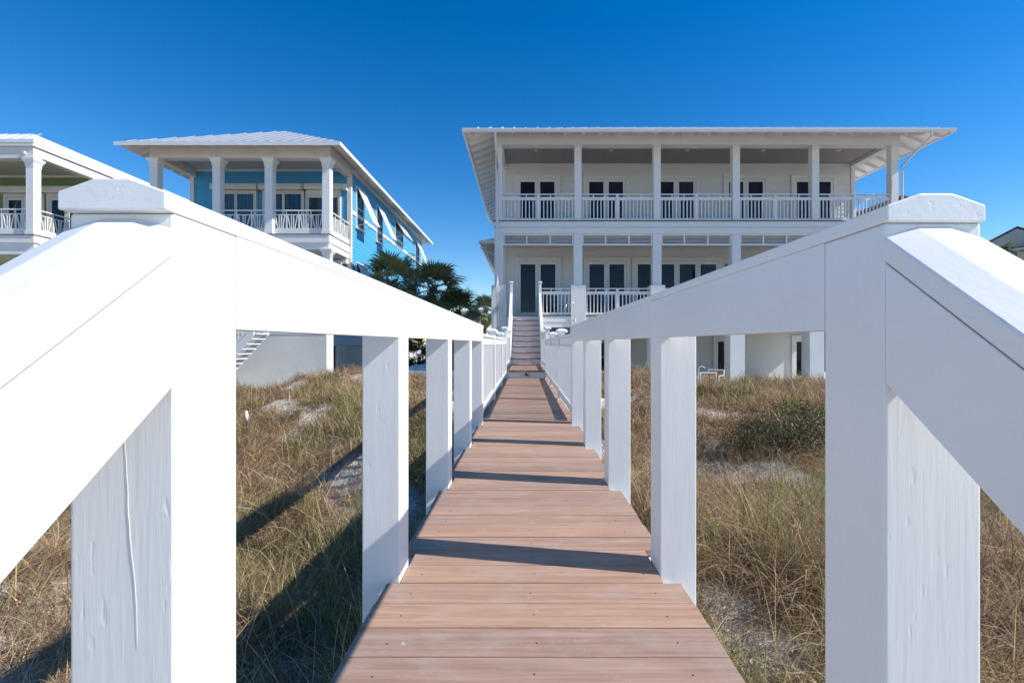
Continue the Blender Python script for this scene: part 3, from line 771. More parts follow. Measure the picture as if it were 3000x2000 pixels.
# core walls
box('wall', BX0+0.05, BX1-0.05, BYW+0.03, BYE, 1.5, 9.4, BLUE, B)
siding(B, BX0+0.12, BX1-0.10, BYW+0.03, BF2, 9.16, 0.15, BLUE); siding(B, BX0+0.12, BX1-0.10, BYW+0.03, BF1, 4.9, 0.15, BLUE)
siding_side(B, BX1-0.05, BYW+0.06, BYE, 1.5, 9.30, 0.155, BLUE)
for xx in (BX0, BX1-0.16): box('corner_board', xx, xx+0.19, BYW-0.03, BYW+0.14, BF1, 9.16, CREAM, B)
box('corner_board', BX1-0.12, BX1+0.005, BYE-0.15, BYE+0.03, 1.5, 9.2, CREAM, B)
box('belt_board', BX1-0.05, BX1+0.002, BYW+0.141, BYE-0.16, 7.02, 7.20, CREAM, B)
box('frieze_board', BX1-0.05, BX1+0.004, BYW+0.141, BYE-0.16, 8.95, 9.28, CREAM, B)
# slabs
box('band_board', BX0, BX1, BY-0.03, BYW, BF2-0.03, BF2, BROWN, B)
box('band_board', BX0+0.02, BX1-0.02, BY, BYW, BF2-0.36, BF2-0.031, TRIM, B)
box('band_board', BX0+0.06, BX1-0.06, BY+0.05, BYW-0.02, BF2-0.62, BF2-0.361, TRIM, B)
box('porch_ceiling', BX0+0.2, BX1-0.2, BY+0.3, BYW, 4.80, 4.84, BCEIL, B)
box('band_board', BX0, BX1, BY, BYW, BF1-0.5, BF1, CREAM, B)
bc = [-15.55, -13.0, -10.72, -8.32]
bc = [-15.55, -12.93, -10.74, -8.33]
for x in bc:
    tcolumn(B, x, BY, 0.32, BF2+0.001, BBB, TRIM); tcolumn(B, x, BY+0.06, 0.32, BF1, 4.845, TRIM)
    box('beam_bolt', x-0.04, x+0.04, BY-0.04, BY+0.02, BBB+0.08, BBB+0.16, CREAM, B)
for a, b in zip(bc[:-1], bc[1:]):
    vrail(B, 'x', a+0.165, b-0.165, BY+0.14, BF2, TRIM); vrail(B, 'x', a+0.165, b-0.165, BY+0.18, BF1, TRIM)
vrail(B, 'y', BY+0.33, BYW-0.04, BX1-0.10, BF2, CREAM); vrail(B, 'y', BY+0.33, BYW-0.04, BX0+0.10, BF2, CREAM)
box('porch_beam', BX0-0.02, BX1+0.02, BY-0.01, BY+0.36, BBB, 9.30, CREAM, B)
for xx in (BX0, BX1-0.3): box('porch_beam', xx, xx+0.3, BY+0.36, BYW, BBB+0.02, 9.2, CREAM, B)
box('porch_ceiling', BX0+0.3, BX1-0.3, BY+0.36, BYW+0.02, 9.02, 9.05, BCEIL, B)
box('crown_trim', BX0+0.2, BX1-0.2, BYW-0.05, BYW+0.0, 8.93, 9.018, CREAM, B)
link('ceiling_light', cl, B, (-10.0, 21.2, 9.019))
ex0, ex1, ey0, ey1, ez, bs = BX0-0.80, BX1+0.72, BY-0.78, BYE+0.72, 8.93, 0.535
br, _, _ = hip_roof(B, ex0, ex1, ey0, ey1, ez, bs, GREYMET, CREAM, 0.07)
seams(br, ex0, ex1, ey0, ey1, ez, bs, 0.07, 0.46, GREYMET, 'fr', 0.028)
rafters(B, 'x', ey0, BY+0.02, BX0-0.4, BX1+0.4, ez, bs, CREAM, ex0, ex1)
rafters(B, 'y', ex1, BX1-0.04, ey0+0.5, ey1-0.5, ez, bs, CREAM, ey0, ey1)
rafters(B, 'y', ex0, BX0+0.04, ey0+0.5, ey1-0.5, ez, bs, CREAM, ey0, ey1)
for (a0, a1, ax, c) in ((ex0, ex1, 'x', ey0), ):
    link('fascia', prism_mesh([(c-0.03, ez-0.09), (c+0.0, ez-0.09), (c+0.0, ez+0.06), (c-0.03, ez+0.06)], 'x', a0-0.03, a1+0.03, GUTTER), B)
link('fascia', prism_mesh([(ex1, ez-0.09), (ex1+0.03, ez-0.09), (ex1+0.03, ez+0.06), (ex1, ez+0.06)], 'y', ey0+0.001, ey1, GUTTER), B)
slider(B, -13.50, BYW, BF2+0.02, 1.75, 2.42, CREAM, 1); slider(B, -11.28, BYW, BF2+0.02, 1.75, 2.42, CREAM, 2); slider(B, -9.42, BYW, BF2+0.02, 1.45, 2.42, CREAM, 1, 0.25)
slider(B, -13.4, BYW, BF1+0.02, 1.75, 2.3, CREAM, 1); slider(B, -11.2, BYW, BF1+0.02, 1.75, 2.3, CREAM, 1); slider(B, -9.42, BYW, BF1+0.02, 1.45, 2.3, CREAM, 1, 2.2)
for zf in (BF2, BF1): boxes('wall_speaker', [(-8.62, -8.28, BYW-0.26, BYW-0.02, zf+2.42+0.12, zf+2.42+0.38)], CREAM, B)
def bahama(y0, y1, z0, z1, out_, drop):
    x = BX1
    f = []
    st = 0.09
    o = Vector((x, y0, z0))
    L_ = [(x-0.05, x+0.03, y0-st, y0, z0-st, z1+st), (x-0.05, x+0.03, y1, y1+st, z0-st, z1+st), (x-0.05, x+0.03, y0, y1, z1, z1+st), (x-0.05, x+0.045, y0-0.0, y1+0.0, z0-st, z0), (x-0.04, x+0.01, y0, y1, (z0+z1)/2-0.02, (z0+z1)/2+0.02)]
    wf = boxes('window', L_, CREAM, B, o)
    box('pane', x-0.03, x-0.024, y0, y1, z0, z1, GLASS, wf)
    box('window_sill', x-0.04, x+0.08, y0-st-0.03, y1+st+0.03, z0-st-0.05, z0-st-0.002, CREAM, wf)
    # louvred shutter hinged at the head and propped out
    hz = z1+0.06; ang = math.atan2(out_, drop); Ls = math.hypot(out_, drop)
    d = Vector((math.sin(ang), 0, -math.cos(ang))); nrm = Vector((math.cos(ang), 0, math.sin(ang))); h0 = Vector((x+0.05, 0, hz))
    V, F = [], []
    def slab(s0, s1, ya, yb, t0, t1):
        i = len(V)
        for s in (s0, s1):
            for t in (t0, t1):
                for yy in (ya, yb): V.append(h0+d*s+nrm*t+Vector((0, yy, 0)))
        F.extend([tuple(i+j for j in f) for f in BOXF])
    slab(0, Ls, y0-0.06, y0+0.02, 0, 0.04); slab(0, Ls, y1-0.02, y1+0.06, 0, 0.04)
    slab(0, 0.08, y0+0.02, y1-0.02, 0.001, 0.039); slab(Ls-0.08, Ls, y0+0.02, y1-0.02, 0.001, 0.039)
    slab(0.08, Ls-0.08, (y0+y1)/2-0.03, (y0+y1)/2+0.03, 0.001, 0.039)
    so = link('shutter', me_from([v-h0-Vector((0, y0, 0)) for v in V], F, TRIM), B, h0+Vector((0, y0, 0)))
    n = int((Ls-0.16)/0.06); V, F = [], []
    slab(0.0, 0.055, y0+0.02, y1-0.02, 0.012, 0.022)
    sm = me_from([v-h0-Vector((0, y0, 0)) for v in V], F, TRIM)
    for j in range(n): link('louvre_slat', sm, so, h0+Vector((0, y0, 0))+d*(0.085+0.06*j)+nrm*0.004*(j % 2))
    for yy in (y0, y1): tube('shutter_arm', [(x+0.02, yy, z0+0.02), tuple(h0+d*(Ls-0.03)+Vector((0, yy, 0)))], 0.012, TRIM, so, 6)
bahama(23.2, 24.15, 6.58, 8.40, 0.75, 1.75); bahama(26.35, 27.3, 6.58, 8.40, 0.75, 1.75); bahama(30.1, 31.9, 7.55, 8.55, 0.62, 0.95); bahama(35.6, 36.8, 6.58, 8.45, 0.75, 1.75)
bahama(23.2, 24.3, 3.0, 4.75, 0.65, 1.7)
# ground storey: thick stucco front wall with a return, side set in with an opening
box('base_wall', BX0, BX1-0.13, BY, BY+0.72, GROUND-0.9, BF1-0.5, CREAMST, B, 0.01)
box('base_trim', BX0-0.01, BX1-0.12, BY-0.02, BY, 1.28, 1.36, CREAM, B)
box('base_wall', BX0+0.2, BX1-0.95, BY+3.0, BYE-0.2, GROUND-0.9, 1.5, CREAMST, B)
box('base_beam', BX1-1.2, BX1-0.75, BY+0.72, BYE-0.2, 0.78, 1.5, BLUE, B)
box('base_pier', BX1-1.15, BX1-0.8, BY+3.0, BY+3.8, GROUND-0.9, 0.78, CREAMST, B)
box('base_opening', BX1-1.6, BX1-1.5, BY+0.72, BY+3.0, GROUND-0.9, 0.78, CREAMST, B)
# white outside stair
bsx = thing('outside_stair', (-10.6, 18.9, GROUND), 'white open outside stair climbing in front of the blue house base wall', 'stairs')
def bz(x): return -0.75+(x+11.75)*1.08
for yy in (18.35, 19.35):
    prism('stringer', [(-12.0, bz(-12.0)+0.06), (-9.7, bz(-9.7)+0.06), (-9.7, bz(-9.7)-0.26), (-12.0, bz(-12.0)-0.26)], 'y', yy-0.03, yy+0.03, TRIM, bsx)
for i in range(12):
    x = -11.8+0.18*i; box('tread', x-0.06, x+0.20, 18.38, 19.32, bz(x)-0.10, bz(x)-0.06, CREAM, bsx)
prism('hand_rail', [(-12.3, bz(-12.3)+1.0), (-9.7, bz(-9.7)+1.0), (-9.7, bz(-9.7)+0.93), (-12.3, bz(-12.3)+0.93)], 'y', 18.31, 18.39, TRIM, bsx)
prism('bottom_rail', [(-12.3, bz(-12.3)+0.24), (-9.7, bz(-9.7)+0.24), (-9.7, bz(-9.7)+0.15), (-12.3, bz(-12.3)+0.15)], 'y', 18.33, 18.37, TRIM, bsx)
for i in range(20):
    x = -12.25+0.13*i; box('baluster', x-0.018, x+0.018, 18.332, 18.368, bz(x)+0.2, bz(x)+0.95, TRIM, bsx)
box('newel_post', -12.42, -12.3, 18.29, 18.41, GROUND, bz(-12.3)+1.1, TRIM, bsx)

# ------------------------------------------------------------------ green house
G = thing('beach_house', (-23, 19.5, GROUND), 'green beach house with white roof edge, cut by the left of the picture', 'house')
GX1, GX0, GY, GYW, GYE = -19.03, -27.0, 18.5, 21.1, 40.0
GF2, GF1, GBB = 5.10, 1.7, 8.05
box('wall', GX0, GX1-0.05, GYW+0.03, GYE, GROUND-0.8, 8.6, GREEN, G)
siding(G, GX0, GX1-0.1, GYW+0.03, GF2, 8.3, 0.15, GREEN); siding_side(G, GX1-0.05, GYW+0.06, GYE, 3.5, 8.5, 0.155, GREEN)
box('corner_board', GX1-0.2, GX1+0.01, GYW-0.03, GYW+0.16, GF1, 8.3, CREAM, G)
box('corner_board', GX1-0.05, GX1+0.01, GYW+1.0, GYW+1.3, GF1, 8.3, CREAM, G)
box('band_board', GX0, GX1+0.06, GY-0.05, GYW, GF2-0.03, GF2, BROWN, G)
box('band_board', GX0, GX1+0.03, GY-0.02, GYW, GF2-0.32, GF2-0.031, TRIM, G)
box('band_board', GX0, GX1-0.03, GY+0.05, GYW-0.02, GF2-0.75, GF2-0.321, TRIM, G)
box('porch_ceiling', GX0, GX1-0.3, GY+0.3, GYW, GF2-0.79, GF2-0.76, GCEIL, G)
for x in (GX1-0.15, GX1-3.2, GX1-6.3):
    tcolumn(G, x, GY, 0.30, GF2+0.001, GBB, TRIM); tcolumn(G, x, GY+0.06, 0.30, GF1-2.5, GF2-0.76, TRIM)
vrail(G, 'x', GX1-3.0, GX1-0.31, GY+0.14, GF2, TRIM); vrail(G, 'x', GX1-6.1, GX1-3.36, GY+0.14, GF2, TRIM); vrail(G, 'y', GY+0.31, GYW-0.04, GX1-0.10, GF2, CREAM)
box('porch_beam', GX0, GX1+0.0, GY-0.0, GY+0.34, GBB, 8.62, CREAM, G); box('porch_beam', GX1-0.3, GX1-0.0, GY+0.34, GYE, GBB+0.1, 8.60, CREAM, G)
box('porch_ceiling', GX0, GX1-0.3, GY+0.34, GYW, 8.28, 8.32, GCEIL, G)
box('crown_trim', GX0, GX1-0.2, GYW-0.05, GYW, 8.18, 8.279, CREAM, G)
o = Vector((GX1, GY, 8.6))
# low metal roof with steep eave strip
e, s1 = 0.06, 0.55
prof = [(e+0.02, 8.63), (e+0.02, 8.76), (-s1, 9.22), (-s1-0.02, 9.22)]
V = []
for (dx, z) in prof: V += [Vector((GX0, GY-dx, z))-o, Vector((GX1+dx, GY-dx, z))-o, Vector((GX1+dx, GYE, z))-o]
F = []
for i in range(3): F += [(i*3, i*3+1, i*3+4, i*3+3), (i*3+1, i*3+2, i*3+5, i*3+4)]
V += [Vector((GX0, GYE, 9.22))-o, Vector((GX0, GYE, 8.63))-o]; F += [(9, 10, 11, 12), (0, 1, 2, 13)]
gro = link('roof', me_from(V, F, METAL), G, o)
box('fascia', GX0, GX1+0.05, GY-0.07, GY-0.05, 8.50, 8.63, CREAM, G); box('fascia', GX1+0.045, GX1+0.065, GY-0.05, GYE, 8.50, 8.63, CREAM, G)
for i in range(12):
    x = GX1-0.25-0.46*i
    link('roof_seam', me_from([Vector(p) for p in ((-.014, -.08, .02), (.014, -.08, .02), (.014, -.08, .04), (-.014, -.08, .04), (-.014, .55, .475), (.014, .55, .475), (.014, .55, .492), (-.014, .55, .492))], [(0,1,2,3),(4,5,6,7),(0,1,5,4),(1,2,6,5),(2,3,7,6),(3,0,4,7)], METAL), gro, (x, GY, 8.74))
for cx in (GX1-3.05, GX1-1.15):
    french_door(G, cx, GYW, GF2+0.02, 2, 0.78, 2.2, CREAM)
    prism('shutter_box', [(GYW, GF2+2.36), (GYW-0.26, GF2+2.36), (GYW-0.29, GF2+2.46), (GYW-0.26, GF2+2.64), (GYW-0.15, GF2+2.68), (GYW, GF2+2.68)], 'x', cx-0.98, cx+0.98, CREAM, G)
for zz in (GBB-0.15,): boxes('spot_light', [(GX1-0.36, GX1-0.26, GY-0.08, GY-0.0, GBB+0.15, GBB+0.25)], CREAM, G)

# ------------------------------------------------------------------ neighbours at the right
N1 = thing('neighbour_house', (23, 34, GROUND), 'grey shingle roofed house glimpsed through the right end of the upper balustrade', 'house')
prism('wall', [(19.6, GROUND-0.2), (27.4, GROUND-0.2), (27.4, 8.55), (23.5, 9.98), (19.6, 8.55)], 'y', 30.0, 38.0, SHINGLE, N1)
for sg in (-1, 1):
    prism('roof', [(23.5, 10.0), (23.5, 10.12), (23.5+sg*4.3, 8.54), (23.5+sg*4.3, 8.42)], 'y', 29.7, 38.3, SHINGLE, N1)
for k in range(22):
    zz = 5.6+0.2*k; hw = min(3.9, (9.93-zz)/1.43*3.9)
    if hw > 0.2: box('shingle_course', 23.5-hw, 23.5+hw, 29.965, 30.0, zz-0.06, zz, SHINGLE, N1)
N2 = thing('neighbour_house', (30.9, 30.0, GROUND), 'grey gabled house with dark roof edge behind the right handrail', 'house')
gx, gz, gy = 30.9, 8.15, 30.0
prism('wall', [(gx-3.6, GROUND-0.2), (gx+3.6, GROUND-0.2), (gx+3.6, gz-2.14), (gx, gz-0.06), (gx-3.6, gz-2.14)], 'y', gy, gy+9, GREYWALL, N2)
for s in (-1, 1):
    prism('roof', [(gx, gz), (gx, gz+0.08), (gx+s*4.1, gz-2.32), (gx+s*4.1, gz-2.40)], 'y', gy-0.06, gy+9.3, SHINGLE, N2)
prism('roof', [(gy-1.7, gz-1.75), (gy-1.7, gz-1.65), (gy-0.001, gz-1.2), (gy-0.001, gz-1.3)], 'x', gx-0.35, gx+5, SHINGLE, N2)
box('wall', gx-0.1, gx+4.8, gy-1.4, gy-0.002, GROUND-0.2, gz-1.72, GREYWALL, N2)
N2.rotation_euler.z = R(-42)

# ------------------------------------------------------------------ palms
def fan_mesh(mat, seed, droop, nleaf=24, spread=R(235), rad=0.80, pet=0.78):
    rn = random.Random(seed); V, F = [], []
    def add(vs, fs): k = len(V); V.extend(vs); F.extend([tuple(k+i for i in f) for f in fs])
    # petiole
    n = 4; P = [Vector((pet*i/n, 0, -0.10*(i/n)**2*pet)) for i in range(n+1)]
    for i in range(n):
        wv = Vector((0, 0.014*(1-0.5*i/n), 0)); hv = Vector((0, 0, 0.010))
        add([P[i]-wv, P[i]+wv, P[i]+hv, P[i+1]-wv, P[i+1]+wv, P[i+1]+hv], [(0, 1, 4, 3), (1, 2, 5, 4), (2, 0, 3, 5)])
    c = P[-1]
    for j in range(nleaf):
        a = -spread/2+spread*j/(nleaf-1)+rn.uniform(-.03, .03)
        L = rad*(0.72+0.28*math.cos(a*0.62))*rn.uniform(0.88, 1.08)
        d = Vector((math.cos(a), math.sin(a), 0)); t = Vector((-math.sin(a), math.cos(a), 0))
        fold = 0.035*(1 if j % 2 else -1)
        m1, m2 = 0.45, 0.78
        wd = L*spread/nleaf*0.33
        def pt(q, s): return c + d*(L*q) + t*(s*wd) + Vector((0, 0, -droop*L*q*q - 0.10*math.cos(a)*q*L + (fold*0.4 if s else fold*0.0)))
        tip = c+d*L*0.97+Vector((0, 0, -droop*L*1.05-0.1*math.cos(a)*L-rn.uniform(0.02, 0.16)))
        add([c.copy(), pt(m1, -1), pt(m1, 1), pt(m2, -0.62), pt(m2, 0.62), tip], [(0, 2, 1), (1, 2, 4, 3), (3, 4, 5)])
    me = bpy.data.meshes.new('mesh'); me.from_pydata([tuple(v) for v in V], [], F); me.materials.append(mat); me.update(); return me
FANS = [fan_mesh(FROND, i, d) for i, d in enumerate((0.10, 0.22, 0.34))]; DEAD = [fan_mesh(DEADFROND, 9, 0.5, 16, R(150), 0.7), fan_mesh(DEADFROND, 12, 0.75, 14, R(120), 0.66)]
def palm(x, y, ztop, n, scale, seed, label, dead=10, lean=0.15):
    rn = random.Random(seed); g = float(T(x, y))
    t = thing('palm_tree', (x, y, g), label, 'palm tree', 'cabbage palms between the houses')
    path, rad = [], []
    for i in range(13):
        q = i/12; path.append((x+lean*(q*q-1), y, g-0.1+(ztop-g+0.1)*q)); rad.append((0.20-0.05*q)*(1+0.10*(i % 2))*scale)
    tube('trunk', path, rad, BARK, t, 12)
    # old leaf bases below the crown
    bm_ = prism_mesh([(0, 0), (0.06, 0.02), (0.16, 0.22), (0.13, 0.24)], 'y', -0.035, 0.035, BARK)
    for i in range(22):
        a = i*2.4; o = link('leaf_base', bm_, t, (x+0.12*scale*math.cos(a)-lean*0.2, y+0.12*scale*math.sin(a), ztop-0.9*scale+0.04*i*scale)); o.rotation_euler.z = a
    c = Vector((x, y, ztop))
    for i in range(n):
        q = (i+0.5)/n; el = R(82-125*q**0.9)+rn.uniform(-.12, .12); az = i*2.39996+rn.uniform(-.2, .2)
        o = link('frond', FANS[i % 3] if q > 0.3 else FANS[i % 2], t, c+Vector((math.cos(az)*0.07, math.sin(az)*0.07, -0.25*q)))
        o.rotation_euler = Matrix.Rotation(az, 3, 'Z').to_4x4().to_3x3().__matmul__(Matrix.Rotation(-el, 3, 'Y')).__matmul__(Matrix.Rotation(rn.uniform(-.5, .5), 3, 'X')).to_euler()
        s = scale*rn.uniform(0.86, 1.12); o.scale = (s, s, s)
    for i in range(dead):
        az = i*2.39996*1.1+0.5; el = R(-55)-rn.uniform(0, 0.45)
        o = link('dead_frond', DEAD[i % 2], t, c+Vector((math.cos(az)*0.10, math.sin(az)*0.10, -0.32)))
        o.rotation_euler = (Matrix.Rotation(az, 3, 'Z') @ Matrix.Rotation(-el, 3, 'Y') @ Matrix.Rotation(rn.uniform(-.5, .5), 3, 'X')).to_euler()
        s = scale*rn.uniform(0.8, 1.05); o.scale = (s, s, s)
palm(-5.30, 19.2, 3.38, 38, 0.92, 1, 'nearest dark green palm standing beside the blue house wall')
palm(-4.15, 21.5, 3.42, 38, 0.93, 2, 'dark palm standing just right of the nearest palm, against the sky')
palm(-3.25, 22.9, 2.42, 34, 0.86, 3, 'lower palm right of the two dark palms, half hidden by the left railing')
palm(-3.45, 42.0, 3.9, 46, 1.0, 4, 'sunlit distant palm peeping out beside the left corner of the white house')
palm(-5.3, 44.0, 2.9, 22, 0.85, 5, 'small distant palm showing just above the left handrail', 4)
palm(28.75, 28.6, 6.50, 18, 0.33, 6, 'small yellowish palm top in front of the grey gabled house', 3)

# the left houses were laid out in larger units: bring them to their true size and plot
for o_, k_ in ((B, 0.86), (bsx, 0.86), (G, 0.88)):
    o_.scale = (k_, k_, k_)
B.location = (-10.234, 18.06, -0.666); bsx.location = (-9.72, 16.254, -0.666); G.location = (-20.24, 17.16, -0.702)
# low wall and a covered thing behind the left railing
lw = thing('low_wall', (-4.6, 18.3, GROUND), 'low white garden wall below the dark palms', 'wall')
box('wall_body', -6.9, -1.5, 18.2, 18.4, GROUND-0.3, -0.20, STUCCO, lw); box('coping', -6.93, -1.47, 18.17, 18.43, -0.199, -0.15, TRIM, lw)
cv = thing('covered_boat', (-4.25, 19.0, GROUND), 'pale blue slanted boat cover behind the low white wall', 'cover')
V = [(-1.0, -0.45, 0), (1.2, -0.5, 0), (1.2, 0.5, 0), (-1.0, 0.45, 0), (-1.05, -0.3, 0.72), (1.25, -0.42, 1.02), (1.25, 0.42, 1.02), (-1.05, 0.3, 0.72), (-0.95, 0, 0.80), (1.2, 0, 1.15)]
F = [(0, 1, 5, 4), (1, 2, 6, 9, 5), (2, 3, 7, 6), (3, 0, 4, 8, 7), (4, 5, 9, 8), (8, 9, 6, 7), (0, 3, 2, 1)]
link('cover_sheet', me_from(V, F, PALEBLUE), cv, (-4.25, 19.0, GROUND))
# white marker stake in the grass
sx, sy = -4.55, 7.8; sz = float(T(sx, sy))
ms = thing('marker_stake', (sx, sy, sz), 'small white topped marker stake standing in the grass behind the left railing', 'stake')
tube('stake', [(sx, sy, sz-0.1), (sx+0.01, sy, sz+0.34)], 0.011, TWIG, ms, 6); tube('stake_head', [(sx+0.01, sy, sz+0.33), (sx+0.005, sy, sz+0.42), (sx+0.0, sy, sz+0.50)], [0.022, 0.030, 0.016], TRIM, ms, 8)

# ------------------------------------------------------------------ dune shrub
def shrub(x, y, rx, rz_, n, seed, label, group='green shrubs on the right dune', ls=1.0):
    rn = np.random.default_rng(seed); g = float(T(x, y))
    t = thing('dune_shrub', (x, y, g), label, 'shrub', group)
    for i in range(14):
        a = rn.uniform(0, 6.28); r = rn.uniform(0.3, 0.9)
        p = [(x+0.1*math.cos(a), y+0.1*math.sin(a), g-0.05), (x+rx*r*0.5*math.cos(a), y+rx*r*0.5*math.sin(a), g+rz_*0.5), (x+rx*r*math.cos(a+.2), y+rx*r*math.sin(a+.2), g+rz_*rn.uniform(.7, 1))]
        tube('branch', p, [0.014, 0.009, 0.004], TWIG, t, 5)
    nc = 46; cc = rn.normal(0, 1, (nc, 3)); cc /= np.linalg.norm(cc, axis=1)[:, None]; cc *= rn.uniform(0.35, 1.0, (nc, 1))**0.6
    C = cc*np.array([rx, rx*0.8, rz_*0.62])+np.array([0, 0, rz_*0.52]); C[:, 2] = np.maximum(C[:, 2], 0.05)
    k = rn.integers(0, nc, n); P = C[k]+rn.normal(0, 0.085, (n, 3))
    d = rn.normal(0, 1, (n, 3)); d[:, 2] += 0.5; d /= np.linalg.norm(d, axis=1)[:, None]
    u = np.cross(d, rn.normal(0, 1, (n, 3))); u /= np.linalg.norm(u, axis=1)[:, None]
    L = rn.uniform(0.022, 0.045, (n, 1))*ls; W = L*0.42
    V = np.stack([P, P+d*L*0.5+u*W*0.5, P+d*L, P+d*L*0.5-u*W*0.5], 1).reshape(-1, 3)+np.array([x, y, g])-np.array([x, y, g])
    F = np.arange(4*n).reshape(-1, 4)
    me = bpy.data.meshes.new('mesh'); me.from_pydata(V.tolist(), [], F.tolist()); me.materials.append(LEAF)
    base = np.array([[0.05, 0.065, 0.02], [0.085, 0.10, 0.03], [0.13, 0.10, 0.06], [0.035, 0.042, 0.018]])[rn.integers(0, 4, nc)][k]*rn.uniform(0.75, 1.25, (n, 1))
    ca = me.color_attributes.new('tint', 'FLOAT_COLOR', 'POINT')
    ca.data.foreach_set('color', np.concatenate([np.repeat(base, 4, 0), np.ones((4*n, 1))], 1).astype('f4').ravel())
    o = link('foliage', me, t, (x, y, g)); o['kind'] = 'stuff'
shrub(3.75, 6.9, 0.85, 0.30, 6500, 3, 'dense dark green shrub low on the right dune, between the railing posts')
shrub(4.75, 8.1, 1.05, 0.34, 8000, 4, 'second green shrub just up the dune behind the first')

shrub(-5.1, 21.6, 1.25, 1.9, 9000, 8, 'dark shrub growing between the palms behind the low white wall', None, 3.0)
# ------------------------------------------------------------------ dune grass
def dens_ok(x, y):
    return (np.abs(x-0.03) > 0.56)
def make_blades(n, P, az, L, tilt, curv, Wd, col, S=4, twist=None, follow=False):
    th = tilt[:, None]+curv[:, None]*np.linspace(0, 1, S+1)[None]
    ds = (L/S)[:, None]
    hx = np.concatenate([np.zeros((n, 1)), np.cumsum(np.sin(th[:, :-1]+curv[:, None]/S/2)*ds, 1)], 1)
    hz = np.concatenate([np.zeros((n, 1)), np.cumsum(np.cos(th[:, :-1]+curv[:, None]/S/2)*ds, 1)], 1)
    bend = rng.normal(0, 0.35, n)[:, None]*np.linspace(0, 1, S+1)[None]
    px = P[:, 0:1]+hx*np.cos(az[:, None]+bend); py = P[:, 1:2]+hx*np.sin(az[:, None]+bend); pz = P[:, 2:3]+hz
    floor = T(px, py)+rng.uniform(0.004, 0.05, (n, 1))
    pz = np.maximum(pz, floor)
    tw = az+math.pi/2+rng.normal(0, 0.7, n)
    wv = np.stack([np.cos(tw), np.sin(tw), rng.normal(0, 0.25, n)], 1)
    taper = (1-np.linspace(0, 1, S+1)**2.2*0.93)*0.5
    Pm = np.stack([px, py, pz], 2)
    off = wv[:, None, :]*(Wd[:, None]*taper[None])[:, :, None]
    V = np.stack([Pm-off, Pm+off], 2).reshape(n, -1, 3)          # n,(S+1)*2,3
    k = np.arange(n)[:, None]*(2*(S+1))
    q = np.concatenate([np.stack([k[:, 0]+2*i, k[:, 0]+2*i+1, k[:, 0]+2*i+3, k[:, 0]+2*i+2], 1)[:, None] for i in range(S)], 1).reshape(-1, 4)
    C = np.repeat(col, 2*(S+1), 0)
    return V.reshape(-1, 3), q, C
def pick(n, near_bias=1.0):
    """ground points over the dunes, thickest where the rails leave them in view"""
    yy = 1.1+(14.0-1.1)*rng.uniform(0, 1, n)**near_bias
    s = np.where(rng.uniform(0, 1, n) < 0.5, -1, 1)
    r = rng.uniform(0, 1, n); k = rng.uniform(0, 1, n)
    t = np.where(r < 0.55, 0.30+0.40*k, np.where(r < 0.68, 0.16+0.14*k, np.where(r < 0.84, 0.86+0.28*k, 0.1+1.05*k)))
    return s*np.maximum(t*yy, 0.60+0.5*k), yy
parts = []
straw = np.array([[0.46, 0.33, 0.195], [0.37, 0.265, 0.165], [0.28, 0.195, 0.13], [0.55, 0.42, 0.26], [0.20, 0.14, 0.10], [0.42, 0.345, 0.26]])
straw = straw*np.array([[1.08, 0.98, 0.88]])
green = np.array([[0.29, 0.285, 0.085], [0.21, 0.23, 0.07], [0.42, 0.375, 0.14], [0.16, 0.185, 0.06]])
# tussocks
nt_ = 7000
tx, ty = pick(nt_, 1.25); keep = (bareness(tx, ty)+rng.normal(0, .12, len(tx)) < 0.42); tx, ty = tx[keep], ty[keep]; nt_ = len(tx)
size = rng.uniform(0.45, 1.3, nt_)*(1+0.2*hum(tx*.8, ty*.8).clip(-1, 1))
gfrac = np.clip(0.025+0.07*hum(tx*0.9+20, ty*0.9+3)+0.10*(ty < 5.5)+0.35*(rng.uniform(0, 1, nt_) < 0.10), 0.01, 0.6)
cnt = (rng.uniform(16, 44, nt_)*size).astype(int)
idx = np.repeat(np.arange(nt_), cnt); n = len(idx)
P = np.zeros((n, 3)); P[:, 0] = tx[idx]+rng.normal(0, 0.055, n); P[:, 1] = ty[idx]+rng.normal(0, 0.055, n)
ok = dens_ok(P[:, 0], P[:, 1]); idx = idx[ok]; P = P[ok]; n = len(idx); P[:, 2] = T(P[:, 0], P[:, 1])-0.01
isg = rng.uniform(0, 1, n) < gfrac[idx]
lean_ = rng.uniform(0, 2*math.pi, nt_); tone = rng.uniform(0.5, 1.45, nt_)*np.where(rng.uniform(0, 1, nt_) < 0.22, 0.5, 1)
az = lean_[idx]+rng.normal(0, 1.25, n)
L = np.where(isg, rng.uniform(0.28, 0.62, n), rng.uniform(0.24, 0.58, n))*size[idx]*np.clip(1.25-0.045*P[:, 1], 0.68, 1.1)
tilt = np.where(isg, np.abs(rng.normal(0.12, 0.22, n)), np.abs(rng.normal(0.55, 0.4, n)))
curv = np.where(isg, np.abs(rng.normal(0.6, 0.45, n)), rng.normal(1.9, 0.85, n))
far = np.clip(P[:, 1]/7, 0.75, 1.7)
Wd = np.where(isg, rng.uniform(0.0042, 0.0078, n), rng.uniform(0.0036, 0.0072, n))*far
col = np.where(isg[:, None], green[rng.integers(0, 4, n)], straw[rng.integers(0, 6, n)])*rng.uniform(0.85, 1.5, (n, 1))*tone[idx][:, None]
parts.append(make_blades(n, P, az, L, tilt, curv, Wd, col, 4))
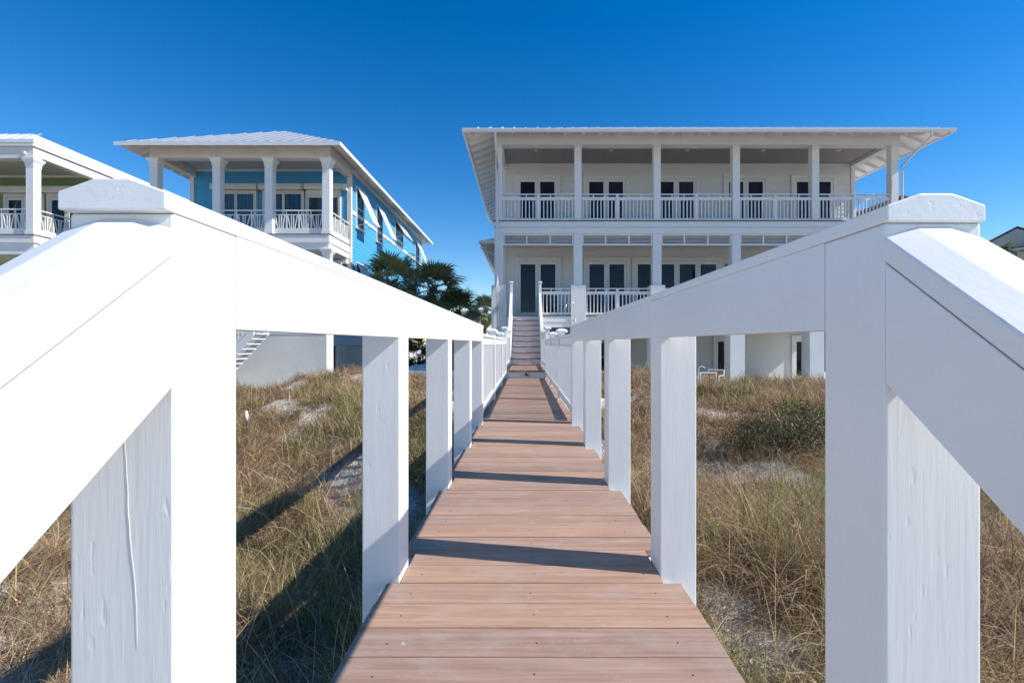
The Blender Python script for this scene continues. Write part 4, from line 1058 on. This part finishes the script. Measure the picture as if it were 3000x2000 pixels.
# flattened dead straw and thatch
n = 150000
xx, yy = pick(n, 1.3); ok = dens_ok(xx, yy) & (rng.uniform(0, 1, n) > bareness(xx, yy)*0.95-0.12); xx, yy = xx[ok], yy[ok]; n = len(xx)
P = np.stack([xx, yy, T(xx, yy)+rng.uniform(-0.005, 0.10, n)], 1)
flow = 2.2+1.1*hum(xx*0.5, yy*0.5)
az = flow+rng.normal(0, 0.9, n)
far = np.clip(yy/7, 0.75, 1.8)
col = straw[rng.integers(0, 6, n)]*rng.uniform(0.65, 1.4, (n, 1))*np.where(rng.uniform(0, 1, (n, 1)) < 0.3, 0.6, 1.0)
parts.append(make_blades(n, P, az, rng.uniform(0.15, 0.5, n), rng.uniform(0.7, 1.5, n), rng.normal(0.75, 0.7, n), rng.uniform(0.003, 0.006, n)*far, col, 3))
# broad curled blades that stand out of the mass
n = 9000
xx, yy = pick(n, 1.1); ok = dens_ok(xx, yy) & (bareness(xx, yy) < 0.55); xx, yy = xx[ok], yy[ok]; n = len(xx)
P = np.stack([xx, yy, T(xx, yy)+0.02], 1); gg = rng.uniform(0, 1, n) < 0.17
col = np.where(gg[:, None], np.array([[0.26, 0.29, 0.09]])*rng.uniform(0.6, 1.3, (n, 1)), np.array([[0.58, 0.45, 0.28]])*rng.uniform(0.7, 1.3, (n, 1)))
parts.append(make_blades(n, P, rng.uniform(0, 6.28, n), rng.uniform(0.3, 0.72, n)*np.clip(1.2-.05*yy, .6, 1), np.abs(rng.normal(0.3, 0.3, n)), rng.normal(1.9, 0.8, n)*np.where(gg, .6, 1), rng.uniform(0.0055, 0.0085, n)*np.clip(yy/8, .8, 1.4), col, 5))
# twigs and runners lying on the open sand
n = 16000
xx, yy = pick(n, 1.0); ok = dens_ok(xx, yy) & (bareness(xx, yy) > 0.25); xx, yy = xx[ok], yy[ok]; n = len(xx)
P = np.stack([xx, yy, T(xx, yy)+0.006], 1)
parts.append(make_blades(n, P, rng.uniform(0, 6.28, n), rng.uniform(0.06, 0.3, n), rng.uniform(1.3, 1.6, n), rng.normal(0, 0.3, n), rng.uniform(0.003, 0.007, n), np.array([[0.20, 0.14, 0.10]])*rng.uniform(0.5, 1.8, (n, 1)), 3))
# tall sea-oat stalks
n = 420
xx, yy = pick(n, 0.9); ok = dens_ok(xx, yy); xx, yy = xx[ok], yy[ok]; n = len(xx)
P = np.stack([xx, yy, T(xx, yy)-0.01], 1)
parts.append(make_blades(n, P, rng.uniform(0, 6.28, n), rng.uniform(0.5, 0.95, n), np.abs(rng.normal(0.15, 0.2, n)), np.abs(rng.normal(0.35, 0.3, n)), rng.uniform(0.004, 0.006, n)*np.clip(yy/7, .8, 1.6), straw[rng.integers(0, 4, n)]*1.1, 4))
off = 0; VV, QQ, CC_ = [], [], []
for (v, q, c) in parts: VV.append(v); QQ.append(q+off); CC_.append(c); off += len(v)
VV = np.concatenate(VV).astype('f4'); QQ = np.concatenate(QQ).astype('i4'); CC_ = np.concatenate(CC_).astype('f4')
me = bpy.data.meshes.new('mesh'); me.vertices.add(len(VV)); me.vertices.foreach_set('co', VV.ravel())
me.loops.add(QQ.size); me.loops.foreach_set('vertex_index', QQ.ravel())
me.polygons.add(len(QQ)); me.polygons.foreach_set('loop_start', (np.arange(len(QQ))*4).astype('i4'))
try: me.polygons.foreach_set('loop_total', np.full(len(QQ), 4, 'i4'))
except Exception: pass
me.update(calc_edges=True)
ca = me.color_attributes.new('tint', 'FLOAT_COLOR', 'POINT'); ca.data.foreach_set('color', np.concatenate([CC_, np.ones((len(CC_), 1), 'f4')], 1).ravel())
me.materials.append(GRASS)
go_ = link('dune_grass', me); go_['kind'] = 'stuff'; go_['label'] = 'dry tan and green dune grass covering the sand'; go_['category'] = 'grass'
print('grass tris', len(QQ)*2)
